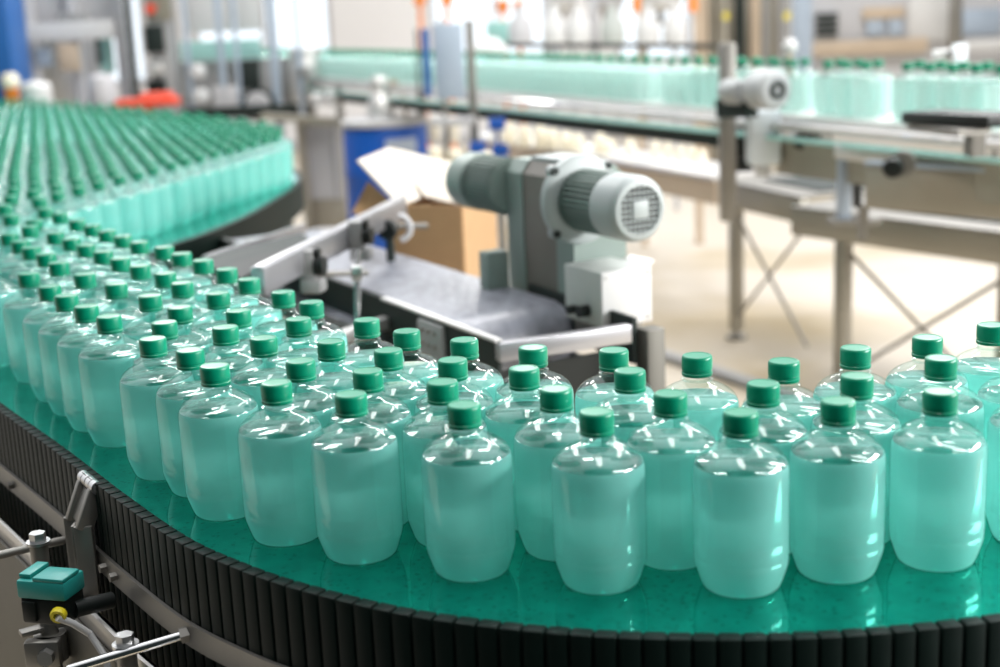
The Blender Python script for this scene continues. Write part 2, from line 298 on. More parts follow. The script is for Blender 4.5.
MASS = [(-1.269,3.274),(-1.245,3.386),(-1.170,3.728),(-1.146,3.841),(-1.124,3.959),(-1.094,4.075),(-1.068,4.186),(-1.049,4.300),(-1.017,4.417),(-0.996,4.528),(-0.973,4.640),(-0.949,4.760),(-0.919,4.869),(-0.896,4.982),(-0.872,5.102),(-0.844,5.214),(-0.822,5.330),(-1.336,3.465),(-1.285,3.695),(-1.262,3.810),(-1.232,3.924),(-1.207,4.040),(-1.184,4.151),(-1.161,4.265),(-1.133,4.383),(-1.104,4.490),(-1.086,4.605),(-1.059,4.724),(-1.031,4.836),(-1.007,4.946),(-0.982,5.069),(-0.954,5.179),(-0.934,5.297),(-0.907,5.408),(-0.883,5.520),(-0.857,5.635),(-1.397,3.661),(-1.373,3.775),(-1.343,3.890),(-1.317,4.000),(-1.297,4.113),(-1.273,4.231),(-1.247,4.341),(-1.221,4.457),(-1.192,4.572),(-1.168,4.683),(-1.145,4.798),(-1.116,4.911),(-1.092,5.031),(-1.068,5.140),(-1.045,5.256),(-1.020,5.370),(-0.989,5.489),(-0.964,5.602),(-0.944,5.718),(-0.917,5.827),(-1.452,3.855),(-1.432,3.966),(-1.402,4.080),(-1.382,4.197),(-1.355,4.309),(-1.328,4.421),(-1.304,4.535),(-1.279,4.649),(-1.252,4.764),(-1.226,4.877),(-1.203,4.997),(-1.176,5.108),(-1.154,5.221),(-1.126,5.339),(-1.104,5.451),(-1.076,5.566),(-1.057,5.676),(-1.027,5.794),(-1.003,5.907),(-0.982,6.025),(-1.515,4.043),(-1.495,4.156),(-1.470,4.276),(-1.444,4.385),(-1.415,4.500),(-1.389,4.617),(-1.366,4.730),(-1.342,4.844),(-1.314,4.955),(-1.293,5.074),(-1.264,5.188),(-1.243,5.299),(-1.215,5.414),(-1.189,5.532),(-1.164,5.645),(-1.137,5.759),(-1.117,5.871),(-1.093,5.988),(-1.063,6.102),(-1.579,4.241),(-1.555,4.349),(-1.532,4.463),(-1.507,4.580),(-1.475,4.698),(-1.449,4.808),(-1.426,4.920),(-1.400,5.036),(-1.376,5.150),(-1.352,5.266),(-1.326,5.379),(-1.304,5.495),(-1.275,5.608),(-1.248,5.723),(-1.228,5.836),(-1.198,5.950),(-1.175,6.066),(-1.147,6.176),(-1.122,6.293),(-1.639,4.433),(-1.615,4.546),(-1.591,4.658),(-1.561,4.770),(-1.536,4.884),(-1.512,5.001),(-1.487,5.114),(-1.466,5.227),(-1.443,5.344),(-1.417,5.457),(-1.385,5.575),(-1.364,5.684),(-1.342,5.806),(-1.314,5.917),(-1.286,6.031),(-1.261,6.145),(-1.238,6.259),(-1.209,6.377),(-1.699,4.620),(-1.679,4.735),(-1.652,4.849),(-1.628,4.963),(-1.599,5.084),(-1.575,5.192),(-1.552,5.306),(-1.521,5.424),(-1.503,5.539),(-1.477,5.653),(-1.450,5.767),(-1.422,5.881),(-1.402,5.995),(-1.374,6.107),(-1.346,6.225),(-1.327,6.340),(-1.297,6.453),(-1.274,6.566),(-1.765,4.815),(-1.736,4.931),(-1.714,5.042),(-1.685,5.158),(-1.664,5.275),(-1.637,5.385),(-1.614,5.506),(-1.584,5.614),(-1.563,5.729),(-1.536,5.848),(-1.511,5.956),(-1.482,6.071),(-1.461,6.190),(-1.435,6.301),(-1.410,6.418),(-1.389,6.534),(-1.361,6.645),(-1.847,4.899),(-1.826,5.008),(-1.800,5.127),(-1.772,5.235),(-1.748,5.352),(-1.721,5.468),(-1.699,5.579),(-1.676,5.697),(-1.647,5.808),(-1.620,5.921),(-1.594,6.036),(-1.571,6.151),(-1.550,6.266),(-1.520,6.383),(-1.495,6.494),(-1.469,6.607),(-1.449,6.728),(-1.421,6.840),(-1.912,5.090),(-1.886,5.199),(-1.856,5.314),(-1.838,5.435),(-1.807,5.543),(-1.786,5.660),(-1.762,5.774),(-1.730,5.891),(-1.708,6.000),(-1.683,6.121),(-1.655,6.233),(-1.632,6.348),(-1.612,6.457),(-1.582,6.575),(-1.555,6.687),(-1.532,6.803),(-1.506,6.914),(-1.968,5.285),(-1.942,5.397),(-1.918,5.509),(-1.893,5.624),(-1.870,5.736),(-1.849,5.853),(-1.819,5.970),(-1.793,6.082),(-1.768,6.193),(-1.745,6.311),(-1.718,6.425),(-1.698,6.541),(-1.668,6.654),(-1.641,6.769),(-1.620,6.882),(-1.597,6.997),(-2.029,5.477),(-2.006,5.592),(-1.984,5.707),(-1.956,5.819),(-1.934,5.930),(-1.910,6.050),(-1.880,6.163),(-1.853,6.272),(-1.829,6.389),(-1.807,6.501),(-1.782,6.621),(-1.756,6.736),(-1.733,6.846),(-1.703,6.958),(-1.677,7.076),(-1.656,7.192),(-2.090,5.668),(-2.071,5.784),(-2.045,5.896),(-2.021,6.014),(-1.995,6.124),(-1.972,6.242),(-1.941,6.356),(-1.915,6.465),(-1.896,6.579),(-1.867,6.701),(-1.842,6.815),(-1.820,6.928),(-1.794,7.038),(-1.765,7.154),(-1.744,7.267),(-2.153,5.863),(-2.132,5.972),(-2.107,6.093),(-2.080,6.206),(-2.052,6.318),(-2.027,6.431),(-2.002,6.546),(-1.980,6.664),(-1.955,6.772),(-1.926,6.892),(-1.900,7.004),(-1.882,7.118),(-1.853,7.230),(-1.826,7.349),(-2.216,6.052),(-2.195,6.172),(-2.163,6.281),(-2.140,6.396),(-2.118,6.511),(-2.090,6.629),(-2.068,6.742),(-2.039,6.858),(-2.012,6.970),(-1.990,7.086),(-1.964,7.200),(-1.936,7.311),(-1.917,7.422),(-1.887,7.541),(-2.274,6.245),(-2.255,6.363),(-2.224,6.474),(-2.205,6.587),(-2.174,6.708),(-2.150,6.820),(-2.125,6.934),(-2.103,7.049),(-2.079,7.161),(-2.048,7.279),(-2.029,7.389),(-1.998,7.506),(-1.976,7.618),(-2.339,6.442),(-2.310,6.558),(-2.292,6.673),(-2.266,6.780),(-2.241,6.900),(-2.213,7.009),(-2.185,7.128),(-2.164,7.241),(-2.139,7.355),(-2.110,7.471),(-2.091,7.586),(-2.059,7.700),(-2.401,6.631),(-2.373,6.745),(-2.352,6.862),(-2.321,6.981),(-2.296,7.093),(-2.272,7.203),(-2.251,7.322),(-2.222,7.431),(-2.196,7.551),(-2.177,7.660),(-2.150,7.776),(-2.123,7.891),(-2.488,6.715),(-2.465,6.831),(-2.438,6.945),(-2.411,7.056),(-2.390,7.170),(-2.362,7.288),(-2.339,7.398),(-2.310,7.513),(-2.287,7.628),(-2.260,7.740),(-2.237,7.854),(-2.214,7.971),(-2.547,6.909),(-2.522,7.024),(-2.494,7.138),(-2.470,7.250),(-2.449,7.363),(-2.418,7.478),(-2.399,7.589),(-2.371,7.704),(-2.344,7.817),(-2.320,7.933),(-2.295,8.050),(-2.612,7.098),(-2.583,7.215),(-2.557,7.328),(-2.537,7.441),(-2.507,7.553),(-2.482,7.668),(-2.459,7.788),(-2.433,7.897),(-2.405,8.012),(-2.382,8.125),(-2.669,7.296),(-2.643,7.411),(-2.616,7.518),(-2.591,7.633),(-2.571,7.749),(-2.542,7.861),(-2.523,7.976),(-2.493,8.090),(-2.471,8.207),(-2.445,8.322),(-2.731,7.484),(-2.704,7.597),(-2.683,7.715),(-2.654,7.830),(-2.634,7.947),(-2.610,8.054),(-2.581,8.173),(-2.557,8.286),(-2.531,8.401),(-2.796,7.681),(-2.765,7.792),(-2.741,7.906),(-2.719,8.022),(-2.689,8.133),(-2.663,8.248),(-2.644,8.363),(-2.616,8.476),(-2.852,7.871),(-2.832,7.988),(-2.803,8.104),(-2.783,8.213),(-2.755,8.327),(-2.730,8.447),(-2.702,8.556),(-2.918,8.068),(-2.890,8.181),(-2.868,8.298),(-2.839,8.410),(-2.818,8.523),(-2.791,8.635),(-2.767,8.748),(-2.974,8.261),(-2.953,8.376),(-2.923,8.488),(-2.904,8.603),(-2.873,8.713),(-2.851,8.826),(-3.040,8.450),(-3.016,8.568),(-2.991,8.678),(-2.960,8.798),(-2.939,8.911),(-3.128,8.528),(-3.102,8.642),(-3.074,8.761),(-3.051,8.872),(-3.022,8.988),(-3.185,8.720),(-3.160,8.835),(-3.138,8.954),(-3.113,9.066),(-3.248,8.915),(-3.222,9.028)]

# ------------------------------------------------------------------ big curved conveyor
OUT = smooth_path([(-4.6, 8.4), (-3.3, 6.1), (-2.2, 4.4), (-1.42, 3.15), (-1.13, 2.71), (-.873, 2.32), (-.674, 2.03), (-.522, 1.80), (-.399, 1.625), (-.311, 1.53),
     (-.232, 1.462), (-.12, 1.388), (-.017, 1.342), (.082, 1.311), (.16, 1.296), (.237, 1.287), (.31, 1.285), (.39, 1.291), (.495, 1.307), (.62, 1.345), (.78, 1.42), (.95, 1.54), (1.1, 1.72), (1.22, 1.95)], 6)
INN = smooth_path([(1.0, 2.12), (.82, 1.93), (.64, 1.835), (.53, 1.785), (.43, 1.745), (.34, 1.70), (.245, 1.735), (.15, 1.78), (.06, 1.815), (-.04, 1.87), (-.115, 1.94), (-.22, 2.07), (-.28, 2.19), (-.41, 2.40),
     (-.53, 2.61), (-.65, 2.80), (-.76, 2.98), (-.87, 3.17), (-.955, 3.34), (-.985, 3.55), (-.975, 3.80), (-.94, 3.99), (-.89, 4.15), (-.82, 4.5), (-.78, 4.95), (-.765, 5.3),
     (-.79, 5.62), (-.88, 5.95), (-1.05, 6.35), (-1.35, 6.9), (-1.75, 7.5), (-2.2, 8.15), (-2.7, 8.8), (-3.1, 9.2), (-4.3, 9.2)], 5)
conv = thing('curved_conveyor', 'large curved conveyor with wet teal top and black ribbed guard carrying the bottles', 'conveyor', (0, 1.6, 0))
def f(bm): prism(bm, [tuple(p[:2]) for p in OUT]+[tuple(p[:2]) for p in INN], .975, 1.0)
belt = part('belt_surface', f, M['belt'], conv, 'wet teal belt surface')
def f(bm):
    pts = resample(OUT, .0245); nn = normals(pts)
    for p, n_ in zip(pts, nn):
        if p.x < -2.2: continue
        q = frame(Vector((-n_.y, n_.x, 0)))
        box(bm, (p+n_*.009+Vector((0, 0, .888))), (.0212, .018, .236), q, .0012)
        box(bm, (p+n_*.003+Vector((0, 0, .888))), (.0245, .012, .228), q)
part('ribbed_guard', f, M['rib'], conv, 'black ribbed guard strip')
def f(bm): ribbon(bm, INN, -.001, .02, .895, 1.004)
part('side_guard', f, M['rib'], conv, 'smooth black inner side strip')
vis = [p for p in OUT if p.x > -2.3]
def f(bm): ribbon(bm, vis, .0185, .0235, .874, .906)
rail = part('guard_rail', f, M['dull_steel'], conv, 'flat steel bar across the ribs')
for px_, py_ in ((-.552, 1.848), (-.527, 1.806), (-.79, 2.20), (-.815, 2.24)):
    k_ = min(range(len(vis)), key=lambda i_: (vis[i_].x-px_)**2+(vis[i_].y-py_)**2); n_ = normals(vis)[k_]; c = Vector((px_, py_, .89)); c = Vector((vis[k_].x, vis[k_].y, .89))
    part('rail_bolt', lambda bm: cyl(bm, c+n_*.0235, c+n_*.033, .0065, n=6), M['dull_steel'], rail)
def f(bm): ribbon(bm, vis, .050, .068, .825, .841); ribbon(bm, vis, .050, .054, .795, .841); ribbon(bm, vis, .064, .068, .825, .853)
part('edge_channel', f, M['pale_steel'], conv, 'bright steel channel below the guard')
def f(bm): ribbon(bm, vis, .069, .074, .50, .824)
part('skirt_panel', f, M['skirt'], conv, 'grey steel skirt panel')
def f(bm):
    ribbon(bm, [p for p in OUT], -.06, -.03, .70, .975); ribbon(bm, INN, -.06, -.03, .80, .975)
part('support_frame', f, M['dark'], conv)
for lx, ly in ((-.45, 2.0), (.15, 1.5), (.75, 1.7), (-1.1, 3.1), (-1.0, 4.6), (-1.2, 6.0), (-2.4, 7.0), (-2.3, 5.0), (-3.2, 6.8)):
    def f(bm):
        box(bm, (lx, ly, .49), (.05, .05, .97), bev=.004); cyl(bm, (lx, ly, 0), (lx, ly, .02), .05)
    part('leg', f, M['dull_steel'], conv)

# ------------------------------------------------------------------ bottles
BODY = [(0, .004), (.018, .0035), (.034, .001), (.0400, 0), (.0425, .002), (.0450, .008), (.0480, .017), (.0502, .024), (.0514, .030), (.0518, .036), (.0516, .0375), (.0516, .0395), (.0519, .041),
        (.0519, .056), (.0517, .0575), (.0517, .0595), (.0519, .061), (.0519, .100), (.0519, .128), (.0517, .134), (.0508, .1395), (.0490, .1445), (.0455, .1495), (.0405, .154), (.034, .158), (.0270, .1612), (.0210, .1632),
        (.0178, .1648), (.0168, .1670), (.0168, .1700), (.0165, .1745)]
WAT = [(0, .0055), (.018, .0050), (.034, .0025), (.0395, .0015), (.0418, .0035), (.0442, .009), (.0472, .018), (.0494, .025), (.0506, .031), (.0510, .036), (.0508, .0375), (.0508, .0395), (.0511, .041),
       (.0511, .056), (.0509, .0575), (.0509, .0595), (.0511, .061), (.0511, .126), (.0509, .134), (.0500, .1393), (.0493, .1412), (.0485, .1416), (0, .1416)]
def lean(k, z): return 1+.009*(k % 2)*(1 if .176 < z < .194 else 0)
CAPP = [(0, .1748), (.0172, .1748), (.0188, .1752), (.0191, .1757), (.0191, .1788), (.0184, .1795), (.0184, .1803), (.0189, .181), (.0190, .1945), (.0184, .1968), (.0172, .1979), (.0150, .1981), (.0146, .1977), (0, .1976)]
CAPP = [(r, z if z > .18 else z-.0022) for r, z in CAPP]
bm = bm_new(); lathe(bm, BODY, 40); body0 = obj('bottle_body', bm, M['shell'])
bm = bm_new(); lathe(bm, WAT, 40)
for fc in bm.faces:
    if all(v.co.z > .1411 for v in fc.verts): fc.material_index = 1
water0 = obj('water_fill', bm, None, mats=[M['water'], M['surf']])
bm = bm_new(); lathe(bm, CAPP, 72, mod=lean); cap0 = obj('cap', bm, M['cap'])
bm = bm_new(); lathe(bm, [(.0166, .1668), (.0198, .1672), (.0203, .1680), (.0198, .1688), (.0166, .1692)], 36); ring0 = obj('neck_ring', bm, M['shell'])
water1 = water0.data.copy(); water1.materials[0] = M['water_flare']
proto_parts = [body0, water0, cap0, ring0]
used = [False]
def bottle(x, y, z, label, group, ring=True, pale=False):
    t = thing('water_bottle', label, 'bottle', (x, y, z), group)
    t.rotation_euler = (0, 0, random.uniform(0, 6.28))
    for s in proto_parts:
        if s is ring0 and not ring: continue
        if not used[0]: c = s
        else: c = s.copy(); C.objects.link(c)
        c.parent = t
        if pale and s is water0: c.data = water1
    if not used[0]: used[0] = True
    return t
ORD = ['', 'first', 'second', 'third', 'fourth', 'fifth', 'sixth', 'seventh', 'eighth', 'ninth', 'tenth', 'eleventh', 'twelfth', 'thirteenth', 'fourteenth', 'fifteenth', 'sixteenth', 'seventeenth', 'eighteenth', 'nineteenth', 'twentieth', 'twenty-first', 'twenty-second', 'twenty-third', 'twenty-fourth', 'twenty-fifth']
ROWNAME = {'O': ('in the outermost row beside the black ribbed guard', 'bottles in the row along the ribbed guard'),
           'S': ('in the row just behind the outermost one', 'bottles in the second row from the ribbed guard'),
           'T': ('in the middle row of the front stream', 'bottles in the middle of the front stream'),
           'U': ('of three filling the gap before the guide rail', 'bottles in the gap before the guide rail'),
           'R': ('in the rear row nearest the gear motor', 'bottles in the rear row of the front stream')}
for k in 'OSTUR':
    for i, (x, y) in enumerate(ROWS[k]):
        bottle(x, y, 1.0, 'green-capped water bottle, %s from left %s' % (ORD[i+1], ROWNAME[k][0]), ROWNAME[k][1])
# far conveyor line (straight, running away to the left)
ZL = 1.185
FA = Vector((1.93, 4.0, 0)); FB = Vector((-2.0, 12.4, 0)); FD = (FB-FA).normalized(); FN = Vector((FD.y, -FD.x, 0))
if FN.x > 0: FN = -FN          # FN points to the camera side
LINE = []
s = 0.25; k = 0
GAPS = [(1.02, 1.12), (1.46, 1.56), (2.52, 2.70)]
while s < (FB-FA).length-.1:
    if not any(a < s < b for a, b in GAPS):
        for row, off in ((0, .055), (1, -.045)):
            q = FA+FD*(s+.053*row)+FN*off
            LINE.append((q.x, q.y))
    s += .108
cand = [('m', x, y, 1.0) for x, y in MASS]+[('l', x, y, ZL) for x, y in LINE]
cand.sort(key=lambda c: c[2])
room = 298-sum(len(v) for v in ROWS.values())
rest = []
for kind, x, y, z in cand:
    inview = abs(x/y) < .375
    if room > 0 and inview:
        room -= 1
        if kind == 'm':
            bottle(x, y, z, 'out-of-focus green-capped water bottle packed in the dense mass on the far bend', 'bottles massed on the far bend', False)
        else:
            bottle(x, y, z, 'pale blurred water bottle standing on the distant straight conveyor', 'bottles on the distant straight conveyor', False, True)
    elif inview: rest.append((x, y, z))
LB = [BODY[i] for i in (0, 3, 5, 8, 18, 20, 22, 24, 27, 30)]; LW = [WAT[i] for i in (0, 3, 8, 17, 19, 22)]; LC = [CAPP[i] for i in (0, 1, 4, 8, 10, 13)]
bm = bm_new()
def addp(prof, n, mi, x, y, z):
    a = len(bm.faces); lathe(bm, prof, n, (x, y, z)); bm.faces.ensure_lookup_table()
    for i in range(a, len(bm.faces)): bm.faces[i].material_index = mi
for x, y, z in rest:
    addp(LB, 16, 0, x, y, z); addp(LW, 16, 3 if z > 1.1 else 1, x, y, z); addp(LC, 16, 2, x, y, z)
st = obj('water_bottle_mass', bm, None, mats=[M['shell'], M['water'], M['cap'], M['water_flare']])
tag(st, 'hundreds of tiny blurred green-capped bottles at the far end of both conveyors', 'bottles', 'bottles farthest away', 'stuff')

# ------------------------------------------------------------------ foreground fittings at lower left
br = thing('hinged_bracket', 'grey steel hinged clamp bracket standing against the black ribbed guard', 'bracket', tuple(G(75, 560, .87)))
a = G(93, 490, .985); n_ = Vector((-.84, -.54, 0)); t_ = Vector((-.54, .84, 0))
c0 = Vector((a.x, a.y, 0))+n_*.012
def f(bm):
    for s in (-1, 1): beam(bm, c0+t_*.024*s+n_*.014+Vector((0, 0, .80)), c0+t_*.024*s+n_*.014+Vector((0, 0, .945)), .012, .026, .002)
    beam(bm, c0+n_*.018+Vector((0, 0, .86)), c0+n_*.018+Vector((0, 0, .944)), .034, .005, .002)
part('arm', f, M['dull_steel'], br)
def f(bm):
    for s in (-1, 1): beam(bm, c0+t_*.024*s+n_*.014+Vector((0, 0, .938)), c0+t_*.024*s-n_*.010+Vector((0, 0, .992)), .012, .024, .002)
    beam(bm, c0+n_*.015+Vector((0, 0, .944)), c0-n_*.006+Vector((0, 0, .988)), .050, .006, .002)
part('flap', f, M['dull_steel'], br)
def f(bm):
    for s in (-.026, -.009, .009, .026): cyl(bm, c0-n_*.010+t_*(s-.0075)+Vector((0, 0, .997)), c0-n_*.010+t_*(s+.0075)+Vector((0, 0, .997)), .0095, n=16)
    cyl(bm, c0-n_*.010-t_*.037+Vector((0, 0, .997)), c0-n_*.010+t_*.037+Vector((0, 0, .997)), .006, n=12)
part('hinge_barrel', f, M['steel'], br)

p1 = G(38, 540, .93)
post = thing('support_post', 'round steel post with bolt head left of the teal sensor', 'post', (p1.x, p1.y, 0), 'bolt-topped posts of the guard')
def f(bm): cyl(bm, (p1.x, p1.y, 0), (p1.x, p1.y, .925), .0125, n=24)
part('shaft', f, M['dull_steel'], post)
def f(bm): cyl(bm, (p1.x, p1.y, .925), (p1.x, p1.y, .929), .0165, n=24); cyl(bm, (p1.x, p1.y, .929), (p1.x, p1.y, .941), .0115, n=6)
part('bolt_head', f, M['steel'], post)
def f(bm): cyl(bm, (p1.x, p1.y, .75), (p1.x, p1.y, .79), .023, n=24); box(bm, (p1.x-.004, p1.y-.022, .77), (.05, .02, .04), bev=.004)
cc = part('clamp_collar', f, M['dull_steel'], post)
def f(bm): cyl(bm, (p1.x+.004, p1.y-.044, .77), (p1.x+.004, p1.y-.03, .77), .012, n=6)
part('bolt', f, M['steel'], cc)
p2 = G(125, 640, .885)
post2 = thing('support_post', 'short steel post with bolt head at the bottom, crossed by a shiny rod', 'post', (p2.x, p2.y, 0), 'bolt-topped posts of the guard')
def f(bm): cyl(bm, (p2.x, p2.y, 0), (p2.x, p2.y, .877), .0125, n=24)
part('shaft', f, M['dull_steel'], post2)
def f(bm): cyl(bm, (p2.x, p2.y, .877), (p2.x, p2.y, .881), .0165, n=24); cyl(bm, (p2.x, p2.y, .881), (p2.x, p2.y, .893), .0115, n=6)
part('bolt_head', f, M['steel'], post2)
a = G(-30, 562, .905); b = G(64, 540, .895)
one('cross_rod', lambda bm: cyl(bm, a, b, .006, n=16), M['dull_steel'], 'thin grey rod passing through the post with the teal sensor', 'rod', 'cross rods of the guard')
a3 = G(68, 670, .862); b3 = G(187, 634, .888)
rod2 = thing('cross_rod', 'shiny round rod bolted to the flat bar below the ribs', 'rod', tuple(a3), 'cross rods of the guard')
part('shaft', lambda bm: cyl(bm, a3, b3, .0058, n=16), M['chrome'], rod2)
part('end_nut', lambda bm: cyl(bm, b3-(b3-a3).normalized()*.008, b3+(b3-a3).normalized()*.006, .0105, n=6), M['dull_steel'], rod2)
# sensor
sa = G(22, 588, .90); sb = G(78, 603, .90)
sc_ = (sa+sb)/2+Vector((0, .01, 0)); dx = Vector((sb.x-sa.x, sb.y-sa.y, 0)).normalized(); q = frame(Vector((.96, -.28, 0)))
sen = thing('photo_sensor', 'teal and black box sensor with yellow cable ring clamped to a post', 'sensor', tuple(sc_-Vector((0, 0, .03))))
def f(bm):
    box(bm, sc_+Vector((0, 0, .012)), (.072, .050, .026), q, .004)
    box(bm, sc_+q @ Vector((.012, -.004, .027)), (.046, .040, .006), q, .002)
    box(bm, sc_+q @ Vector((-.026, .004, .028)), (.018, .044, .007), q, .002)
part('sensor_housing', f, M['teal'], sen, 'teal top housing')
def f(bm): box(bm, sc_+Vector((0, 0, -.018)), (.066, .046, .036), q, .003); box(bm, sc_+q @ Vector((-.020, -.022, -.018)), (.02, .01, .028), q, .002)
sl = part('sensor_base', f, M['black'], sen, 'black lower body')
fc = sc_+q @ Vector((.026, -.026, -.016)); fd = q @ Vector((.25, -.9, -.2)); fd.normalize()
part('cable_ring', lambda bm: lathe(bm, [(.0055, 0), (.0105, 0), (.0108, .006), (.0095, .009), (.0055, .009), (.0055, 0)], 24, fc, axis_q(fd)), M['yellow'], sl, 'yellow ring')
part('optic_arm', lambda bm: cyl(bm, sc_+q @ Vector((.03, 0, -.022)), G(112, 600, .872), .0115, n=20), M['black'], sen, 'black horizontal tube')
e1 = fc+fd*.009; e2 = G(90, 634, .845)
part('cable_sleeve', lambda bm: tube(bm, [e1, e1.lerp(e2, .5)+Vector((0, 0, .003)), e2], .0048, 12), M['white'], sen, 'white cable sleeve')
part('cable', lambda bm: tube(bm, [e1.lerp(e2, .9), e2, G(104, 655, .83), G(112, 680, .80), G(115, 720, .7)], .0045, 10), M['midgrey'], sen, 'grey cable')
a5 = G(20, 634, .80); b5 = G(78, 618, .80)
one('clamp_bar', lambda bm: beam(bm, a5, b5, .018, .008, .002), M['dull_steel'], 'flat steel bar beneath the teal sensor', 'bar')

# ------------------------------------------------------------------ belt module with gear motor
T = Vector((.484, -.875, 0)).normalized(); W = Vector((.875, .484, 0)).normalized(); UP = Vector((0, 0, 1))
P0 = Vector((-.007, 2.714, 0))
def L(s, w, z): return P0+T*s+W*w+UP*z
mod = thing('discharge_conveyor', 'short conveyor with grey rubber belt behind the bottles, steel end bar', 'conveyor', tuple(L(-.6, .17, 0)))
BW = .335
def f(bm):
    pr = [(-1.75, .966), (-.30, .966)]
    for k in range(1, 9):
        t = PI/2-k*PI/8*1.15; pr.append((-.30+.085*math.cos(t), .881+.085*math.sin(t)))
    pr += [(-.32, .80), (-1.75, .80)]
    rows = [[bm.verts.new(L(s, w, z)) for s, z in pr] for w in (.018, BW-.012)]
    n = len(pr)
    for i in range(n): bm.faces.new((rows[0][i], rows[0][(i+1) % n], rows[1][(i+1) % n], rows[1][i]))
    bm.faces.new(rows[0][::-1]); bm.faces.new(rows[1])
part('rubber_belt', f, M['rubber'], mod, 'worn grey rubber belt')
def f(bm):
    beam(bm, L(-1.75, .005, .90), L(.0, .005, .90), .008, .15)
    beam(bm, L(-1.75, -.004, .86), L(-.28, -.004, .86), .018, .05, .002)
part('side_plate', f, M['dark'], mod, 'dark near side plate')
part('edge_strip', lambda bm: beam(bm, L(-.55, .004, .976), L(.0, .004, .976), .016, .006), M['pale_steel'], mod, 'bright top edge')
part('wear_strip', lambda bm: beam(bm, L(-1.75, .012, .972), L(-.20, .012, .972), .012, .008), M['black'], mod)
def f(bm):
    for s in (-.32, -.29, -.26):
        for z in (.945, .915, .885): cyl(bm, L(s, -.002, z), L(s, -.014, z), .006, n=8)
part('bolt_row', f, M['dull_steel'], mod)
part('end_block', lambda bm: box(bm, L(-.29, -.003, .885), (.12, .014, .16), frame(T), .006), M['midgrey'], mod)
def f(bm):
    beam(bm, L(-.45, .345, .93), L(.02, BW-.012, .93), .010, .10)
part('side_plate', f, M['dark'], mod, 'dark far side plate')
e0 = Vector((-.007, 2.714, 0)); e9 = Vector((.27, 2.831, 0))
def f(bm): beam(bm, e0+UP*.953, e9+UP*.953, .026, .038, .002)
part('end_bar', f, M['alu'], mod, 'bright steel end bar')
pp = G(651, 328, .958)
part('leg', lambda bm: box(bm, (pp.x, pp.y+.02, .477), (.046, .046, .955), frame(T), .003), M['skirt'], mod)
part('leg', lambda bm: box(bm, L(-.1, .02, .42), (.05, .05, .84), frame(T), .003), M['dull_steel'], mod)
part('leg', lambda bm: box(bm, L(-1.5, .02, .42), (.05, .05, .84), frame(T), .003), M['dull_steel'], mod)
part('leg', lambda bm: box(bm, L(-1.5, .31, .42), (.05, .05, .84), frame(T), .003), M['dull_steel'], mod)
def f(bm): beam(bm, L(-.45, BW-.02, .80), L(-.02, BW-.02, .80), .01, .12); beam(bm, L(-.03, .02, .84), L(-.03, BW-.02, .84), .01, .13)
part('under_panel', f, M['black'], mod, 'black inner panels')
def f(bm): beam(bm, L(-.5, .36, .90), L(-.20, .36, .90), .05, .03, .002)
part('mount_plate', f, M['dark'], mod)

gm = thing('gear_motor', 'grey-green twin gear motor on the far side of the rubber belt', 'motor', tuple(L(-.40, .40, .93)))
zt = P(577, 168, 3.10).z; zb = .955
def slab(bm, s0, s1, w0, w1, cham):
    v = []
    pr = [(w0, zb), (w0, zt-cham), (w0+cham*.8, zt), (w1-cham, zt), (w1, zt-cham), (w1, zb)]
    a = [bm.verts.new(L(s0, w, z)) for w, z in pr]; b = [bm.verts.new(L(s1, w, z)) for w, z in pr]
    n = len(pr); bm.faces.new(a[::-1]); bm.faces.new(b)
    for i in range(n): bm.faces.new((a[i], a[(i+1) % n], b[(i+1) % n], b[i]))
sA = -.55; sB = -.25
part('gearbox_plate', lambda bm: slab(bm, sA, sA+.075, BW+.012, BW+.155, .030), M['sage'], gm, 'grey-green rear casing plate')
part('gearbox_plate', lambda bm: slab(bm, sB-.075, sB, BW+.012, BW+.155, .030), M['sage'], gm, 'grey-green front casing plate')
part('gearbox_body', lambda bm: slab(bm, sA+.074, sB-.074, BW+.016, BW+.150, .030), M['bronze'], gm, 'brown-grey middle casing')
def f(bm): box(bm, L((sA+sB)/2+.0, BW+.085, zt+.004), (.15, .09, .012), frame(T), .003)
part('top_cover', f, M['sagelight'], gm, 'pale cover plate')
ax = P(585, 200, 3.08)                       # motor axis on the gearbox front face
wv = (ax-P0).dot(W); zx = ax.z
def A(s): return L(s, wv, zx)
def f(bm):
    lathe(bm, [(0, 0), (.094, 0), (.100, .004), (.100, .020), (.088, .026), (0, .026)], 48, A(sB), axis_q(T))
    for k in range(4):
        t = k*PI/2+PI/4; c = A(sB)+(W*math.cos(t)+UP*math.sin(t))*.096
        cyl(bm, c, c+T*.018, .014, n=16)
fl = part('flange', f, M['sagelight'], gm, 'pale round flange')
for k in range(4):
    t = k*PI/2+PI/4; c = A(sB)+(W*math.cos(t)+UP*math.sin(t))*.099+T*.018
    part('bolt', lambda bm: cyl(bm, c, c+T*.008, .009, n=6), M['dark'], fl)
